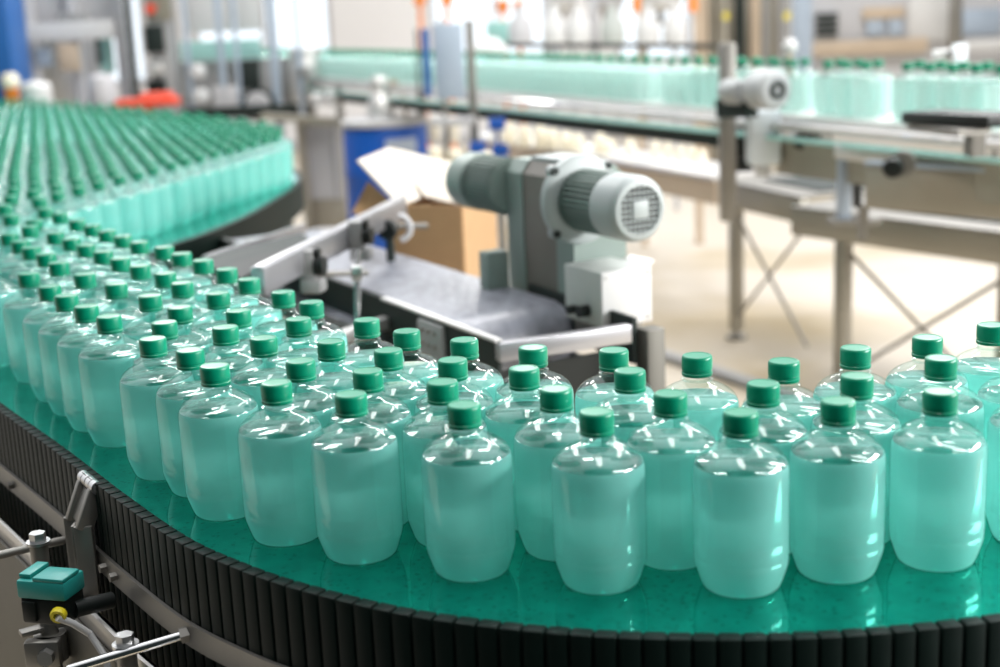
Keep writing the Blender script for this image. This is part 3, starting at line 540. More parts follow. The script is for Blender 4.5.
def motor(sgn, s0, lab):
    d = T*sgn; q = axis_q(d)
    def f(bm):
        lathe(bm, [(0, 0), (.060, 0), (.060, .135), (0, .135)], 40, A(s0), q)
        for k in range(36):
            t = 2*PI*k/36; u = W*math.cos(t)+UP*math.sin(t)
            box(bm, A(s0)+d*.068+u*.063, (.130, .003, .014), Matrix((d, u.cross(d), u)).transposed())
    b = part('motor_body', f, M['sage'], gm, lab)
    def f(bm): lathe(bm, [(.064, 0), (.0715, .004), (.0715, .070), (.069, .084), (.062, .092), (.052, .094), (.052, .088), (.064, .080), (.066, .004), (.064, 0)], 48, A(s0+sgn*.128), q)
    c = part('fan_cover', f, M['sagelight'] if sgn > 0 else M['sage'], gm, 'round fan cover')
    def f(bm):
        o = A(s0+sgn*(.128+.090)); v1 = W; v2 = UP
        for k in range(-4, 5):
            h = math.sqrt(max(0, .053**2-(k*.0118)**2))
            if h < .01: continue
            beam(bm, o+v1*k*.0118-v2*h, o+v1*k*.0118+v2*h, .0035, .003) if False else cyl(bm, o+v1*k*.0118-v2*h, o+v1*k*.0118+v2*h, .0017, n=6)
            cyl(bm, o+v2*k*.0118-v1*h, o+v2*k*.0118+v1*h, .0017, n=6)
        box(bm, o+d*.002, (.006, .038, .038), Matrix((d, UP.cross(d), UP)).transposed(), .002)
    part('grille', f, M['sagelight'], c, 'pale square-mesh grille with centre boss')
    def f(bm): lathe(bm, [(0, 0), (.060, 0), (.060, .01), (0, .01)], 32, A(s0+sgn*(.128+.074)), q)
    part('fan', f, M['black'], c)
motor(1, sB+.024, 'finned front motor body')
motor(-1, sA-.002, 'finned rear motor body')
bx = P(601, 301, 2.93)
tb = thing('terminal_box', 'white square junction box beneath the finned motor, grey left side', 'box', (bx.x, bx.y, bx.z-.062))
bc = Vector((bx.x, bx.y, bx.z))+W*.066-T*.075
part('housing', lambda bm: box(bm, bc, (.150, .128, .122), frame(T), .003), M['offwhite'], tb)
part('lid', lambda bm: box(bm, bc+T*.076, (.006, .130, .124), frame(T), .002), M['white'], tb, 'white front lid')
part('cable_gland', lambda bm: cyl(bm, bc-W*.066+T*.02-UP*.03, bc-W*.090+T*.02-UP*.03, .014, n=12), M['black'], tb)
part('cable_gland', lambda bm: cyl(bm, bc-W*.066-T*.03-UP*.035, bc-W*.085-T*.03-UP*.035, .010, n=12), M['black'], tb)
for s_ in (-.055, .055):
    for z_ in (-.05, .05): part('screw', lambda bm: cyl(bm, bc+T*.078+W*s_+UP*z_, bc+T*.082+W*s_+UP*z_, .004, n=8), M['steel'], tb)
part('base_block', lambda bm: box(bm, bc-UP*.075, (.12, .10, .032), frame(T)), M['dull_steel'], tb)
def f(bm): sheet(bm, [L(sB+.01, BW+.03, 1.02), L(sB+.10, BW+.03, 1.02), L(sB+.10, BW+.16, 1.06), L(sB+.01, BW+.16, 1.06)], .006)
one('motor_bracket', f, M['pale_steel'], 'sloping pale steel plate under the finned front motor', 'bracket')
gb = P(494, 265, 3.32)
one('side_box', lambda bm: box(bm, (gb.x, gb.y, gb.z-.02), (.045, .06, .11), frame(T), .004), M['sage'], 'small grey-green box left of the tall gearbox foot', 'box')

# guide rail assembly left of the rubber belt
g0 = P(258, 282, 2.85); g1 = P(402, 207, 3.95)
gr = thing('guide_rail', 'thick aluminium guide rail slanting up behind the bottle caps to the box', 'rail', (g0.x, g0.y, g0.z-.03))
def f(bm):
    beam(bm, g0, g1, .030, .060, .003)
    beam(bm, g0+UP*.029, g1+UP*.029, .020, .008, .002)
part('profile', f, M['alu'], gr)
gd = (g1-g0).normalized(); gs = gd.cross(UP).normalized()
def clampat(px, py, Y, nm):
    c = P(px, py, Y)
    def f(bm):
        box(bm, c, (.030, .035, .075), frame(gd), .004); box(bm, c-UP*.045+gs*.01, (.05, .05, .030), frame(gd), .006)
    b = part('clamp', f, M['midgrey'], gr)
    part('clamp_knob', lambda bm: (cyl(bm, c+gs*.018, c+gs*.040, .022, n=18), cyl(bm, c+gs*.018+UP*.03, c+gs*.030+UP*.03, .012, n=12)), M['black'], b, 'black knob')
clampat(308, 266, 3.10, ''); clampat(357, 236, 3.42, '')
vb = P(358, 322, 3.15); vt = P(357, 250, 3.22)
vr = thing('upright_rod', 'thin bright upright rod left of the rubber belt', 'rod', (vb.x, vb.y, vb.z))
part('shaft', lambda bm: cyl(bm, vb, vt, .0075, n=16), M['chrome'], vr)
vm = P(357, 273, 3.19)
part('cross_clamp', lambda bm: box(bm, vm, (.026, .026, .034), bev=.004), M['steel'], vr)
hr0 = P(312, 274, 3.14); hr1 = P(368, 273, 3.2)
one('cross_rod', lambda bm: cyl(bm, hr0, hr1, .0065, n=12), M['dull_steel'], 'short horizontal rod between the guide rail and the upright rod', 'rod', 'rods at the guide rail')
kn = P(389, 229, 3.75)
kt = thing('adjusting_knob', 'black knob with pale ring at the upper end of the guide rail', 'knob', (kn.x, kn.y, kn.z-.05))
part('knob', lambda bm: lathe(bm, [(0, 0), (.024, 0), (.028, .006), (.028, .022), (.022, .028), (0, .028)], 24, kn, axis_q((-.2, -1, 0))), M['black'], kt)
def f(bm):
    pts = [kn+Vector((.024+.034*math.cos(t), .01, .034*math.sin(t))) for t in [R(x) for x in range(-80, 100, 15)]]
    tube(bm, pts, .008, 8)
part('ring_handle', f, M['palegrey'], kt, 'pale curved handle')
part('stem', lambda bm: cyl(bm, kn+Vector((0, .005, 0)), kn+Vector((0, .005, -.10)), .012, n=12), M['dark'], kt)
h0 = P(372, 226, 3.8); h1 = P(428, 226, 3.8)
one('cross_rod', lambda bm: cyl(bm, h0, h1, .008, n=12), M['dull_steel'], 'horizontal rod behind the black adjusting knob', 'rod', 'rods at the guide rail')
# steel side plates between curved conveyor and module
w0 = P(196, 268, 3.3); w1 = P(306, 240, 3.55)
sg = thing('transfer_plate', 'grey steel transfer frame between the far bend and the guide rail', 'frame', (w0.x, w0.y, .9))
part('plate', lambda bm: sheet(bm, [P(200, 262, 3.3), P(300, 236, 3.9), P(320, 250, 3.6), P(240, 290, 3.1)], .01), M['dark'], sg)
part('dark_slot', lambda bm: sheet(bm, [P(225, 268, 3.25), P(290, 247, 3.6), P(296, 252, 3.55), P(240, 280, 3.15)], .004), M['black'], sg)
part('flange', lambda bm: beam(bm, P(205, 262, 3.35), P(305, 228, 4.2), .012, .03), M['alu'], sg)
part('crossbar', lambda bm: beam(bm, P(245, 243, 3.9), P(300, 240, 3.9), .02, .02), M['midgrey'], sg)
part('bed_plate', lambda bm: sheet(bm, [G(262, 300, .88), G(300, 262, .88), G(356, 262, .88), G(362, 335, .88)], .02), M['rubber'], sg, 'dark grey bed')
part('edge_bar', lambda bm: beam(bm, G(318, 345, .92), G(388, 322, .92), .03, .03, .003), M['pale_steel'], sg, 'bright edge bar')

# ------------------------------------------------------------------ cardboard box, drum
bxn = thing('cardboard_box', 'open brown cardboard box with white-lined flaps behind the rubber belt', 'box', tuple(P(440, 262, 4.3)))
Yb = 4.25
f0 = P(399, 207, 4.1); f1 = P(463, 222, 4.1); f2 = P(492, 206, 4.5)
def f(bm):
    zlo = P(440, 290, 4.2).z
    a = Vector((f0.x-.02, 4.1, 0)); b = Vector((f1.x, 4.0, 0)); c = Vector((f2.x+.01, 4.42, 0)); d = a+(c-b)
    zt_ = P(430, 203, 4.1).z
    for p, r_ in ((a, b), (b, c), (c, d), (d, a)): beam(bm, p+UP*(zlo+zt_)/2, r_+UP*(zlo+zt_)/2, .006, zt_-zlo)
    prism(bm, [a[:2], b[:2], c[:2], d[:2]], zlo, zlo+.006)
part('carton', f, M['cardboard'], bxn)
part('flap', lambda bm: sheet(bm, [P(356, 161, 4.0), P(388, 148, 4.35), P(437, 192, 4.35), P(399, 207, 4.05)], .006), M['paper'], bxn, 'white-lined flap tilted left')
part('flap', lambda bm: sheet(bm, [P(390, 149, 4.4), P(470, 168, 4.6), P(466, 208, 4.4), P(424, 197, 4.2)], .006), M['paper'], bxn, 'white-lined flap tilted back')
part('flap', lambda bm: sheet(bm, [P(368, 181, 4.15), P(352, 212, 4.1), P(372, 222, 4.1), P(398, 207, 4.1)], .006), M['cardboard'], bxn)
zlo = P(440, 290, 4.2).z
bt = thing('side_table', 'plain steel stand beneath the cardboard box', 'table', (f1.x, 4.3, 0))
part('table_top', lambda bm: box(bm, (f1.x-.02, 4.25, zlo-.017), (.55, .5, .03), bev=.003), M['dull_steel'], bt)
for sx in (-.25, .21):
    for sy in (-.21, .21): part('leg', lambda bm: box(bm, (f1.x+sx, 4.25+sy, (zlo-.03)/2), (.03, .03, zlo-.03)), M['dull_steel'], bt)

DY = 9.0
dp = P(386, 150, DY); dr = .27; dz = P(386, 118, DY).z/.895
dm = thing('plastic_drum', 'blue drum with white label standing behind the cardboard box', 'drum', (dp.x, DY, 0))
part('drum_body', lambda bm: lathe(bm, [(0, 0), (.25, 0), (dr-.005, .03), (dr, .08), (dr, .28*dz), (dr+.006, .30*dz), (dr, .32*dz), (dr, .56*dz), (dr+.006, .58*dz), (dr, .60*dz), (dr, .83*dz), (dr-.01, .85*dz), (.23, .86*dz), (0, .86*dz)], 48, (dp.x, DY, 0)), M['blue'], dm)
part('drum_lid', lambda bm: lathe(bm, [(0, .86*dz), (dr+.010, .86*dz), (dr+.010, .89*dz), (dr-.02, .895*dz), (dr-.03, .885*dz), (0, .885*dz)], 48, (dp.x, DY, 0)), M['palegrey'], dm, 'pale grey lid ring')
def f(bm):
    rows = []
    for k in range(9):
        t = R(-86+k*5.6); rows.append([bm.verts.new((dp.x+(dr+.006)*math.cos(t), DY+(dr+.006)*math.sin(t), z*dz)) for z in (.62, .79)])
    for a, b in zip(rows, rows[1:]): bm.faces.new((a[0], b[0], b[1], a[1]))
    bmesh.ops.solidify(bm, geom=bm.faces[:], thickness=.003)
part('label', f, M['label'], dm, 'white rectangular label')
jg = P(387, 113, DY); jz = .885*dz
jug = thing('metal_jug', 'bright steel jug with curved handle standing on the blue drum', 'jug', (jg.x, DY, jz))
part('body', lambda bm: lathe(bm, [(0, 0), (.085, 0), (.09, .02), (.085, .10), (.055, .16), (.045, .18), (.06, .20), (.065, .24), (.05, .27), (0, .28)], 32, (jg.x-.04, DY, jz)), M['pale_steel'], jug)
part('handle', lambda bm: tube(bm, [(jg.x+.0, DY, jz+.22), (jg.x+.06, DY, jz+.24), (jg.x+.10, DY, jz+.18), (jg.x+.12, DY, jz+.10), (jg.x+.12, DY, jz+.01)], .014, 8), M['tan'], jug)

# helper for background machines
def cab(name, label, cat, x0, y0, x1, y1, Y, depth, m, group=None, toground=False):
    """upright box whose front face spans the given view window at distance Y"""
    a = P(x0, y0, Y); b = P(x1, y1, Y); z0 = 0 if toground else min(a.z, b.z)
    t = thing(name, label, cat, ((a.x+b.x)/2, Y, z0), group)
    part('body', lambda bm: box(bm, ((a.x+b.x)/2, Y+depth/2, (z0+max(a.z, b.z))/2), (b.x-a.x, depth, max(a.z, b.z)-z0), bev=.006), m, t)
    return t
def panel(t, name, x0, y0, x1, y1, Y, m, th=.02, label=None):
    a = P(x0, y0, Y); b = P(x1, y1, Y)
    return part(name, lambda bm: box(bm, ((a.x+b.x)/2, Y-th/2, (a.z+b.z)/2), (abs(b.x-a.x), th, abs(a.z-b.z)), bev=min(.006, th/4)), m, t, label)

# left background
t = cab('blue_column', 'tall blue painted column at the upper left corner', 'column', -40, -60, 18, 115, 9.6, .4, M['darkblue'], None, True)
t = thing('warning_beacon', 'small amber-topped beacon beside the blue column', 'beacon', tuple(P(11, 103, 9.4)))
bp = P(11, 88, 9.4)
part('dome', lambda bm: lathe(bm, [(0, .10), (.04, .095), (.06, .06), (.062, .02), (.05, 0), (0, 0)], 24, bp), M['cream'], t)
part('base', lambda bm: lathe(bm, [(0, 0), (.05, 0), (.045, -.14), (0, -.14)], 24, bp), M['orange'], t)
part('stem', lambda bm: cyl(bm, (bp.x, bp.y, 0), (bp.x, bp.y, bp.z-.13), .02), M['midgrey'], t)
t = thing('capping_machine', 'pale machine housing with white crossbeam behind the massed bottles', 'machine', (P(66, 110, 10.5).x, 10.5, 0))
for xx in (22, 66, 112):
    a = P(xx, -50, 10.5); part('upright', lambda bm: box(bm, (a.x, 10.5, 1.1), (.07, .08, 2.2), bev=.006), M['palegrey'], t)
panel(t, 'crossbeam', 18, 24, 116, 38, 10.4, M['white'], .08)
panel(t, 'upper_panel', 24, -50, 116, 24, 10.6, M['palegrey'], .02, 'white upper panel')
panel(t, 'inner_panel', 22, 38, 116, 105, 10.9, M['pale_steel'], .02)
panel(t, 'control_screen', 36, 48, 54, 66, 10.45, M['greyblue'], .05, 'dark screen')
panel(t, 'gear_housing', 62, 44, 82, 70, 10.45, M['tan'], .12, 'tan housing')
panel(t, 'teal_guard', 98, 36, 116, 72, 10.5, M['glassteal'], .03)
panel(t, 'dark_module', 96, 33, 104, 64, 10.4, M['dark'], .06)
panel(t, 'motor_plate', 58, 14, 90, 22, 10.4, M['midgrey'], .05)
def pail(x, y0, y1, w, Y, m, label):
    a = P(x, y1, Y); b = P(x, y0, Y); r_ = w/2*Y/F
    t = thing('plastic_canister', label, 'canister', (a.x, Y, a.z))
    h = b.z-a.z
    part('body', lambda bm: lathe(bm, [(0, 0), (r_*.9, 0), (r_, h*.1), (r_, h*.75), (r_*.8, h*.9), (r_*.3, h*.95), (0, h*.95)], 24, a), m, t)
    part('lid', lambda bm: lathe(bm, [(0, h*.93), (r_*.32, h*.93), (r_*.3, h), (0, h)], 16, a), m, t)
    return a, t
SH = []
a, _ = pail(38, 80, 106, 30, 9.3, M['white'], 'white canister near the blue column behind the bottles'); SH.append(a)
a, _ = pail(104, 72, 110, 28, 9.9, M['palegrey'], 'pale grey canister left of the dark green pillar'); SH.append(a)
for a in SH:
    def f(bm):
        box(bm, (a.x+.03, a.y, a.z-.012), (.24, .24, .02)); box(bm, (a.x+.03, a.y, (a.z-.02)/2), (.06, .06, a.z-.02))
    one('canister_stand', f, M['midgrey'], 'grey stand under the %s' % ('white canister' if a is SH[0] else 'pale grey canister by the dark pillar'), 'stand')
t = cab('pillar', 'dark green square pillar rising behind the massed bottles', 'pillar', 117, -60, 137, 112, 10.2, .16, M['dark'], None, True)
t = cab('control_cabinet', 'grey control cabinet with red button right of the dark pillar', 'cabinet', 138, -60, 176, 112, 10.3, .3, M['midgrey'], None, True)
panel(t, 'door', 141, -60, 173, 20, 10.3, M['warm_steel'], .02)
panel(t, 'screen', 144, 26, 166, 52, 10.3, M['dark'], .03, 'dark screen')
rb = P(151, 9, 10.28)
part('emergency_button', lambda bm: (cyl(bm, rb, rb-Vector((0, .04, 0)), .035, n=20)), M['red'], t, 'red button')
panel(t, 'keypad', 146, 64, 164, 74, 10.3, M['pale_steel'], .05)
panel(t, 'terminal', 148, 80, 168, 96, 10.3, M['black'], .06)
ra = P(148, 102, 9.3)
one('red_tray', lambda bm: (box(bm, ra, (.40, .2, .05), bev=.01), box(bm, ra+Vector((.06, .02, .035)), (.2, .12, .05), bev=.01), box(bm, (ra.x, ra.y+.03, (ra.z-.03)/2), (.06, .06, ra.z-.03))), M['red'], 'red tray at the foot of the control cabinet behind the bottles', 'tray')
# inspection machine 175-300
t = thing('inspection_machine', 'glass-fronted grey machine frame with a round motor, above the massed bottles', 'machine', (P(240, 110, 10.6).x, 10.6, 0))
for xx, w_ in ((178, .03), (212, .04), (228, .03), (266, .06), (291, .03)):
    a = P(xx, -50, 10.5); part('upright', lambda bm: box(bm, (a.x, 10.5, 1.1), (w_, .06, 2.2), bev=.004), M['greyblue'], t)
panel(t, 'rear_panel', 176, 62, 300, 118, 10.9, M['midgrey'], .02)
panel(t, 'steel_panel', 214, 86, 240, 118, 10.5, M['palegrey'], .03)
panel(t, 'teal_guard', 180, 42, 262, 58, 10.8, M['glassteal'], .02)
panel(t, 'upper_panel', 180, -50, 262, 30, 11.0, M['white'], .02)
panel(t, 'dark_block', 236, 60, 262, 88, 10.6, M['dark'], .1)
cpt = P(257, 105, 10.3)
part('drive_motor', lambda bm: lathe(bm, [(0, 0), (.085, 0), (.095, .02), (.095, .16), (0, .16)], 28, cpt, axis_q((.15, 1, 0))), M['palegrey'], t, 'round pale motor face')
part('motor_ring', lambda bm: lathe(bm, [(.096, .02), (.12, .02), (.12, .10), (.096, .10)], 28, cpt, axis_q((.15, 1, 0))), M['dark'], t)
for (qx, qy, w_) in ((199, 97, .06), (196, 72, .055), (280, 108, .03)):
    q_ = P(qx, qy, 10.35)
    part('sensor_lens', lambda bm: lathe(bm, [(0, 0), (w_*.7, .005), (w_, .03), (w_, .10), (0, .10)], 20, q_, axis_q((0, 1, 0))), M['white'], t)
panel(t, 'lower_beam', 186, 108, 300, 114, 10.3, M['dark'], .05)
# silver canister machine
t = thing('steel_vessel', 'upright steel vessel left of the far green bottle row', 'vessel', (P(309, 105, 10.65).x, 10.65, 0))
a = P(309, 102, 10.65); b = P(309, 48, 10.65)
part('vessel_body', lambda bm: lathe(bm, [(0, a.z), (.11, a.z), (.125, a.z+.03), (.125, b.z-.14), (.10, b.z-.06), (.125, b.z-.05), (.125, b.z), (0, b.z+.01)], 32, (a.x, 10.65, 0)), M['pale_steel'], t)
part('valve', lambda bm: (box(bm, (a.x+.0, 10.51, b.z-.17), (.10, .08, .08), bev=.01),), M['midgrey'], t)
part('leg', lambda bm: cyl(bm, (a.x, 10.65, 0), (a.x, 10.65, a.z), .05), M['dull_steel'], t)
# beige cabinet left of drum
t = cab('utility_cabinet', 'beige steel cabinet left of the blue drum', 'cabinet', 300, 122, 346, 200, 10.2, .15, M['warm_steel'], None, True)
panel(t, 'door', 304, 127, 343, 198, 10.2, M['palegrey'], .02)
panel(t, 'door_seam', 333, 127, 336, 198, 10.17, M['midgrey'], .01)
panel(t, 'side_post', 297, 116, 304, 215, 10.1, M['tan'], .04)
ta = P(262, 118, 10.0); tb_ = P(430, 126, 9.2)
t = thing('steel_shelf', 'narrow steel ledge running left of the blue drum lid', 'shelf', (ta.x, 10.0, ta.z))
part('ledge', lambda bm: beam(bm, P(262, 116, 10.05), P(346, 122, 10.05), .2, .04), M['warm_steel'], t)
part('bracket', lambda bm: box(bm, (P(300, 116, 10.05).x, 10.08, ta.z/2), (.04, .1, ta.z)), M['warm_steel'], t)
for xx, lb in ((318, 'left'), (333, 'right')):
    q_ = P(xx, 109, 10.0)
    one('pale_round', lambda bm: lathe(bm, [(0, 0), (.045, 0), (.05, .02), (.05, .07), (.03, .09), (0, .09)], 20, (q_.x, 10.0, P(300, 112, 10.05).z-.005+.045)), M['white'], 'small pale jar on the steel ledge, the %s one of two' % lb, 'jar', 'pale jars on the steel ledge')
wa = P(328, 204, 10.9)
one('white_sack', lambda bm: lathe(bm, [(0, 0), (.20, 0), (.24, .05), (.22, .13), (.12, .19), (0, .2)], 28, (P(322, 200, 9.5).x, 9.5, 0.0)), M['white'], 'white round sack on the floor before the beige cabinet', 'sack')

# panel cabinet with blue edge
t = thing('guard_panel', 'upright grey panel with a blue edge strip on steel posts', 'panel', (P(445, 130, 7.5).x, 7.5, 0))
panel(t, 'panel_sheet', 433, 24, 466, 98, 7.5, M['greyblue'], .03)
panel(t, 'blue_strip', 421, 29, 432, 96, 7.48, M['darkblue'], .05, 'blue strip')
panel(t, 'edge_trim', 416, 29, 420, 98, 7.48, M['dark'], .05)
for xx, y1_, w_ in ((469, 175, .045), (440, 165, .025)):
    a = P(xx, 20, 7.45)
    part('post', lambda bm: box(bm, (a.x, 7.50, a.z/2), (w_, .05, a.z), bev=.004), M['dull_steel'], t)
panel(t, 'lower_bar', 430, 118, 475, 124, 7.44, M['palegrey'], .05)

# ------------------------------------------------------------------ far straight conveyor
def Fp(s, o, z): 
    v = FA+FD*s+FN*o; return Vector((v.x, v.y, z))
LEN = (FB-FA).length
fc_ = thing('straight_conveyor', 'long steel conveyor crossing behind the gear motor with a double row of bottles', 'conveyor', tuple(Fp(2, 0, 0)))
part('belt_surface', lambda bm: beam(bm, Fp(-.6, .02, ZL-.012), Fp(LEN, .02, ZL-.012), .30, .022), M['pale_steel'], fc_)
part('side_rail', lambda bm: beam(bm, Fp(-.6, .19, ZL-.045), Fp(LEN, .19, ZL-.045), .03, .018, .003), M['pale_steel'], fc_, 'polished front side rail')
part('side_rail', lambda bm: beam(bm, Fp(-.6, -.15, ZL-.03), Fp(LEN, -.15, ZL-.03), .03, .05, .003), M['pale_steel'], fc_)
part('lower_rail', lambda bm: beam(bm, Fp(-.6, .20, ZL-.085), Fp(LEN, .20, ZL-.085), .05, .016, .003), M['glassteal'], fc_, 'teal-tinted lower strip')
part('handrail', lambda bm: cyl(bm, Fp(-.6, .20, ZL-.03), Fp(LEN, .20, ZL-.03), .007, n=10), M['chrome'], fc_)
part('side_panel', lambda bm: beam(bm, Fp(-.6, .14, ZL-.165), Fp(1.62, .14, ZL-.165), .02, .13), M['warm_steel'], fc_, 'beige side panel')
part('side_panel', lambda bm: beam(bm, Fp(1.7, .12, ZL-.13), Fp(LEN, .12, ZL-.13), .02, .06), M['dark'], fc_, 'dark side panel')
for s_ in (-.5, 5.6, 7.2, 8.8):
    part('leg', lambda bm: (box(bm, Fp(s_, .0, (ZL-.03)/2), (.05, .05, ZL-.03), frame(FD), .003), cyl(bm, Fp(s_, 0, 0), Fp(s_, 0, .02), .05)), M['dull_steel'], fc_)
# lower frame tables with legs
def table(x0, y0, x1, y1, z, dep, legs, label, name='steel_frame_table'):
    a = G(x0, y0, z); b = G(x1, y1, z); d = (b-a).normalized(); n2 = Vector((d.y, -d.x, 0)); n2 = n2 if n2.y > 0 else -n2
    t = thing(name, label, 'table', (a.x, a.y, 0))
    part('front_beam', lambda bm: beam(bm, a-UP*.055, b-UP*.055, .05, .11, .004), M['warm_steel'], t)
    part('rear_beam', lambda bm: beam(bm, a+n2*dep-UP*.055, b+n2*dep-UP*.055, .05, .11, .004), M['warm_steel'], t)
    part('end_beam', lambda bm: beam(bm, a-UP*.055, a+n2*dep-UP*.055, .05, .11, .004), M['warm_steel'], t)
    part('top_plate', lambda bm: (prism(bm, [(a-n2*.03)[:2], (b-n2*.03)[:2], (b+n2*dep)[:2], (a+n2*dep)[:2]], z, z+.012)), M['dull_steel'], t)
    LG = []
    for s_ in legs:
        for o_ in (0,):
            c = a+d*s_+n2*o_
            l = part('leg', lambda bm: box(bm, (c.x, c.y, (z-.11)/2+.02), (.055, .055, z-.15), frame(d), .004), M['warm_steel'], t)
            part('foot', lambda bm: (cyl(bm, (c.x, c.y, .012), (c.x, c.y, .10), .013, n=10), cyl(bm, (c.x, c.y, 0), (c.x, c.y, .014), .05, n=20)), M['dull_steel'], l)
            LG.append(c)
    for i in range(len(LG)-1):
        p, q_ = LG[i], LG[i+1]
        part('cross_brace', lambda bm: (cyl(bm, p+UP*(.08-p.z), q_+UP*(z-.15-q_.z), .008, n=8), cyl(bm, p+UP*(z-.15-p.z)+n2*.02, q_+UP*(.08-q_.z)+n2*.02, .008, n=8)), M['dull_steel'], t)
    return t, a, d, n2
T1, ta1, td1, tn1 = table(795, 208, 1075, 243, .76, .62, (.27, 1.05), 'nearer steel frame table with tall leg at the right of the picture')
T2, ta2, td2, tn2 = table(722, 181, 806, 199, .76, .55, (.14,), 'steel frame table behind, slim leg left of the nearer one')
p_ = ta2+td2*.14; q_ = ta2+td2*.80
part('cross_brace', lambda bm: (cyl(bm, Vector((p_.x, p_.y, .62)), Vector((q_.x, q_.y, .1)), .008, n=8), cyl(bm, Vector((p_.x, p_.y, .1)), Vector((q_.x, q_.y, .65)), .008, n=8)), M['dull_steel'], T2)
part('dark_bed', lambda bm: prism(bm, [(ta1+td1*.25+tn1*.12)[:2], (ta1+td1*1.25+tn1*.12)[:2], (ta1+td1*1.25+tn1*.6)[:2], (ta1+td1*.25+tn1*.6)[:2]], .772, .78), M['dark'], T1, 'dark inner bed')
part('dark_bed', lambda bm: prism(bm, [(ta2+td2*.2+tn2*.12)[:2], (ta2+td2*.7+tn2*.12)[:2], (ta2+td2*.7+tn2*.5)[:2], (ta2+td2*.2+tn2*.5)[:2]], .772, .78), M['dark'], T2, 'dark inner bed')
a = G(475, 137, .74); b = G(722, 180, .74)
t = thing('steel_frame_table', 'long tan steel beam frame receding behind the finned motor', 'table', (b.x, b.y, 0))
part('front_beam', lambda bm: beam(bm, a-UP*.06, b-UP*.06, .08, .12), M['tan'], t)
part('top_plate', lambda bm: beam(bm, a+Vector((.12, .05, .01)), b+Vector((.12, .05, .01)), .36, .02), M['pale_steel'], t)
for k in (.06, .30):
    c = a.lerp(b, k); part('leg', lambda bm: box(bm, (c.x+.05, c.y, .33), (.05, .05, .66)), M['dull_steel'], t)
# small round cream shapes set along that beam
k_ = 0
for xx, yy, w_ in ((433, 121, 12), (452, 120, 12), (508, 127, 15), (524, 130, 13), (540, 130, 13), (552, 133, 12), (566, 136, 14), (578, 138, 12), (600, 138, 12), (609, 144, 13), (630, 144, 10), (655, 146, 8), (668, 148, 8), (680, 151, 9), (692, 152, 8), (702, 155, 9)):
    Yj = 9.6-(xx-430)*.0075; q_ = P(xx, yy, Yj); r_ = w_/2*Yj/F*1.0
    k_ += 1
    zb_ = .76
    def f(bm): lathe(bm, [(0, zb_), (r_, zb_), (r_*1.05, zb_+.02), (r_*1.05, q_.z-.02), (r_*.7, q_.z+.02), (0, q_.z+.03)], 16, (q_.x, Yj, 0))
    one('pale_round', f, M['cream'], 'blurred cream jar standing on the long tan beam frame', 'jar', 'cream jars along the tan beam')
for i, (xx, yy, hh, w_, lb) in enumerate(((434, 148, 46, 13, 'just right of the blue drum'), (454, 150, 44, 14, 'between drum and grey motor, beside the dark post'), (486, 152, 30, 14, 'directly above the rear motor'))):
    Yj = 6.8; q_ = P(xx, yy, Yj); r_ = w_/2*Yj/F; z0_ = q_.z-hh*Yj/F
    wb = thing('white_bottle', 'cream plastic bottle standing %s' % lb, 'bottle', (q_.x, Yj, z0_), 'cream bottles behind the box')
    part('body', lambda bm: lathe(bm, [(0, z0_), (r_*1.6, z0_), (r_*1.7, z0_+.02), (r_*1.7, q_.z-.14), (r_*.9, q_.z-.10), (0, q_.z-.10)], 20, (q_.x, Yj, 0)), M['paper'], wb)
    part('cap', lambda bm: lathe(bm, [(0, q_.z-.10), (r_*.95, q_.z-.10), (r_*.95, q_.z-.01), (r_*.7, q_.z), (0, q_.z)], 20, (q_.x, Yj, 0)), M['cream'], wb)
def f(bm):
    z0_ = P(434, 148, 6.8).z-46*6.8/F; box(bm, (P(460, 190, 6.8).x, 6.8, z0_-.03), (.5, .3, .04))
    for sx in (-.2, .2): box(bm, (P(460, 190, 6.8).x+sx, 6.8, (z0_-.05)/2), (.03, .2, z0_-.05))
one('bottle_stand', f, M['dull_steel'], 'low steel stand holding the cream bottles behind the box', 'stand')
for xx, yy in ((478, 148), (500, 150), (497, 124)):
    q_ = P(xx, yy, 7.4)
    one('blue_crate', lambda bm: (box(bm, q_, (.09, .1, .06), bev=.006), box(bm, (q_.x, q_.y, (q_.z-.03)/2), (.02, .02, q_.z-.03))), M['blue'], 'small dark blue crate on a stem beyond the rear motor', 'crate', 'blue crates beyond the motor')

# drive column at x~725 with motors
cp = P(727, 40, 5.45)
col = thing('drive_column', 'tall warm-grey column with pale motors in front of the far bottle row', 'column', (cp.x, 5.45, .772))
part('post', lambda bm: box(bm, (cp.x, 5.45, 1.115), (.06, .06, .69), bev=.004), M['dull_steel'], col)
def drum(px, py, Y, r_, l_, m, nm, lab=None, par=None):
    c = P(px, py, Y); d = Vector((.45, -.89, 0))
    o = part(nm, lambda bm: lathe(bm, [(0, 0), (r_*.8, 0), (r_, .015), (r_, l_*.8), (r_*.85, l_), (0, l_)], 32, c, axis_q(-d)), m, par, lab)
    return c, d, o
c, d, o = drum(777, 90, 5.1, .074, .13, M['motorgrey'], 'motor_drum', 'large pale round motor', col)
part('shaft_hub', lambda bm: (lathe(bm, [(.018, 0), (.034, 0), (.034, .012), (.018, .012)], 24, c+d*.012, axis_q(-d)),), M['dark'], o)
c, d, o = drum(742, 92, 5.25, .048, .10, M['motorgrey'], 'motor_drum', 'smaller pale round motor', col)
part('arm', lambda bm: (beam(bm, P(727, 88, 5.42), P(768, 92, 5.2), .06, .06), beam(bm, P(722, 108, 5.40), P(752, 108, 5.25), .06, .07)), M['dark'], col)
qb = P(763, 137, 5.4)
gbx = thing('white_gearbox', 'upright white box with a round knob hanging under the far bottle row', 'gearbox', (qb.x, 5.4, qb.z-.13))
part('housing', lambda bm: box(bm, qb, (.125, .10, .215), bev=.018), M['label'], gbx)
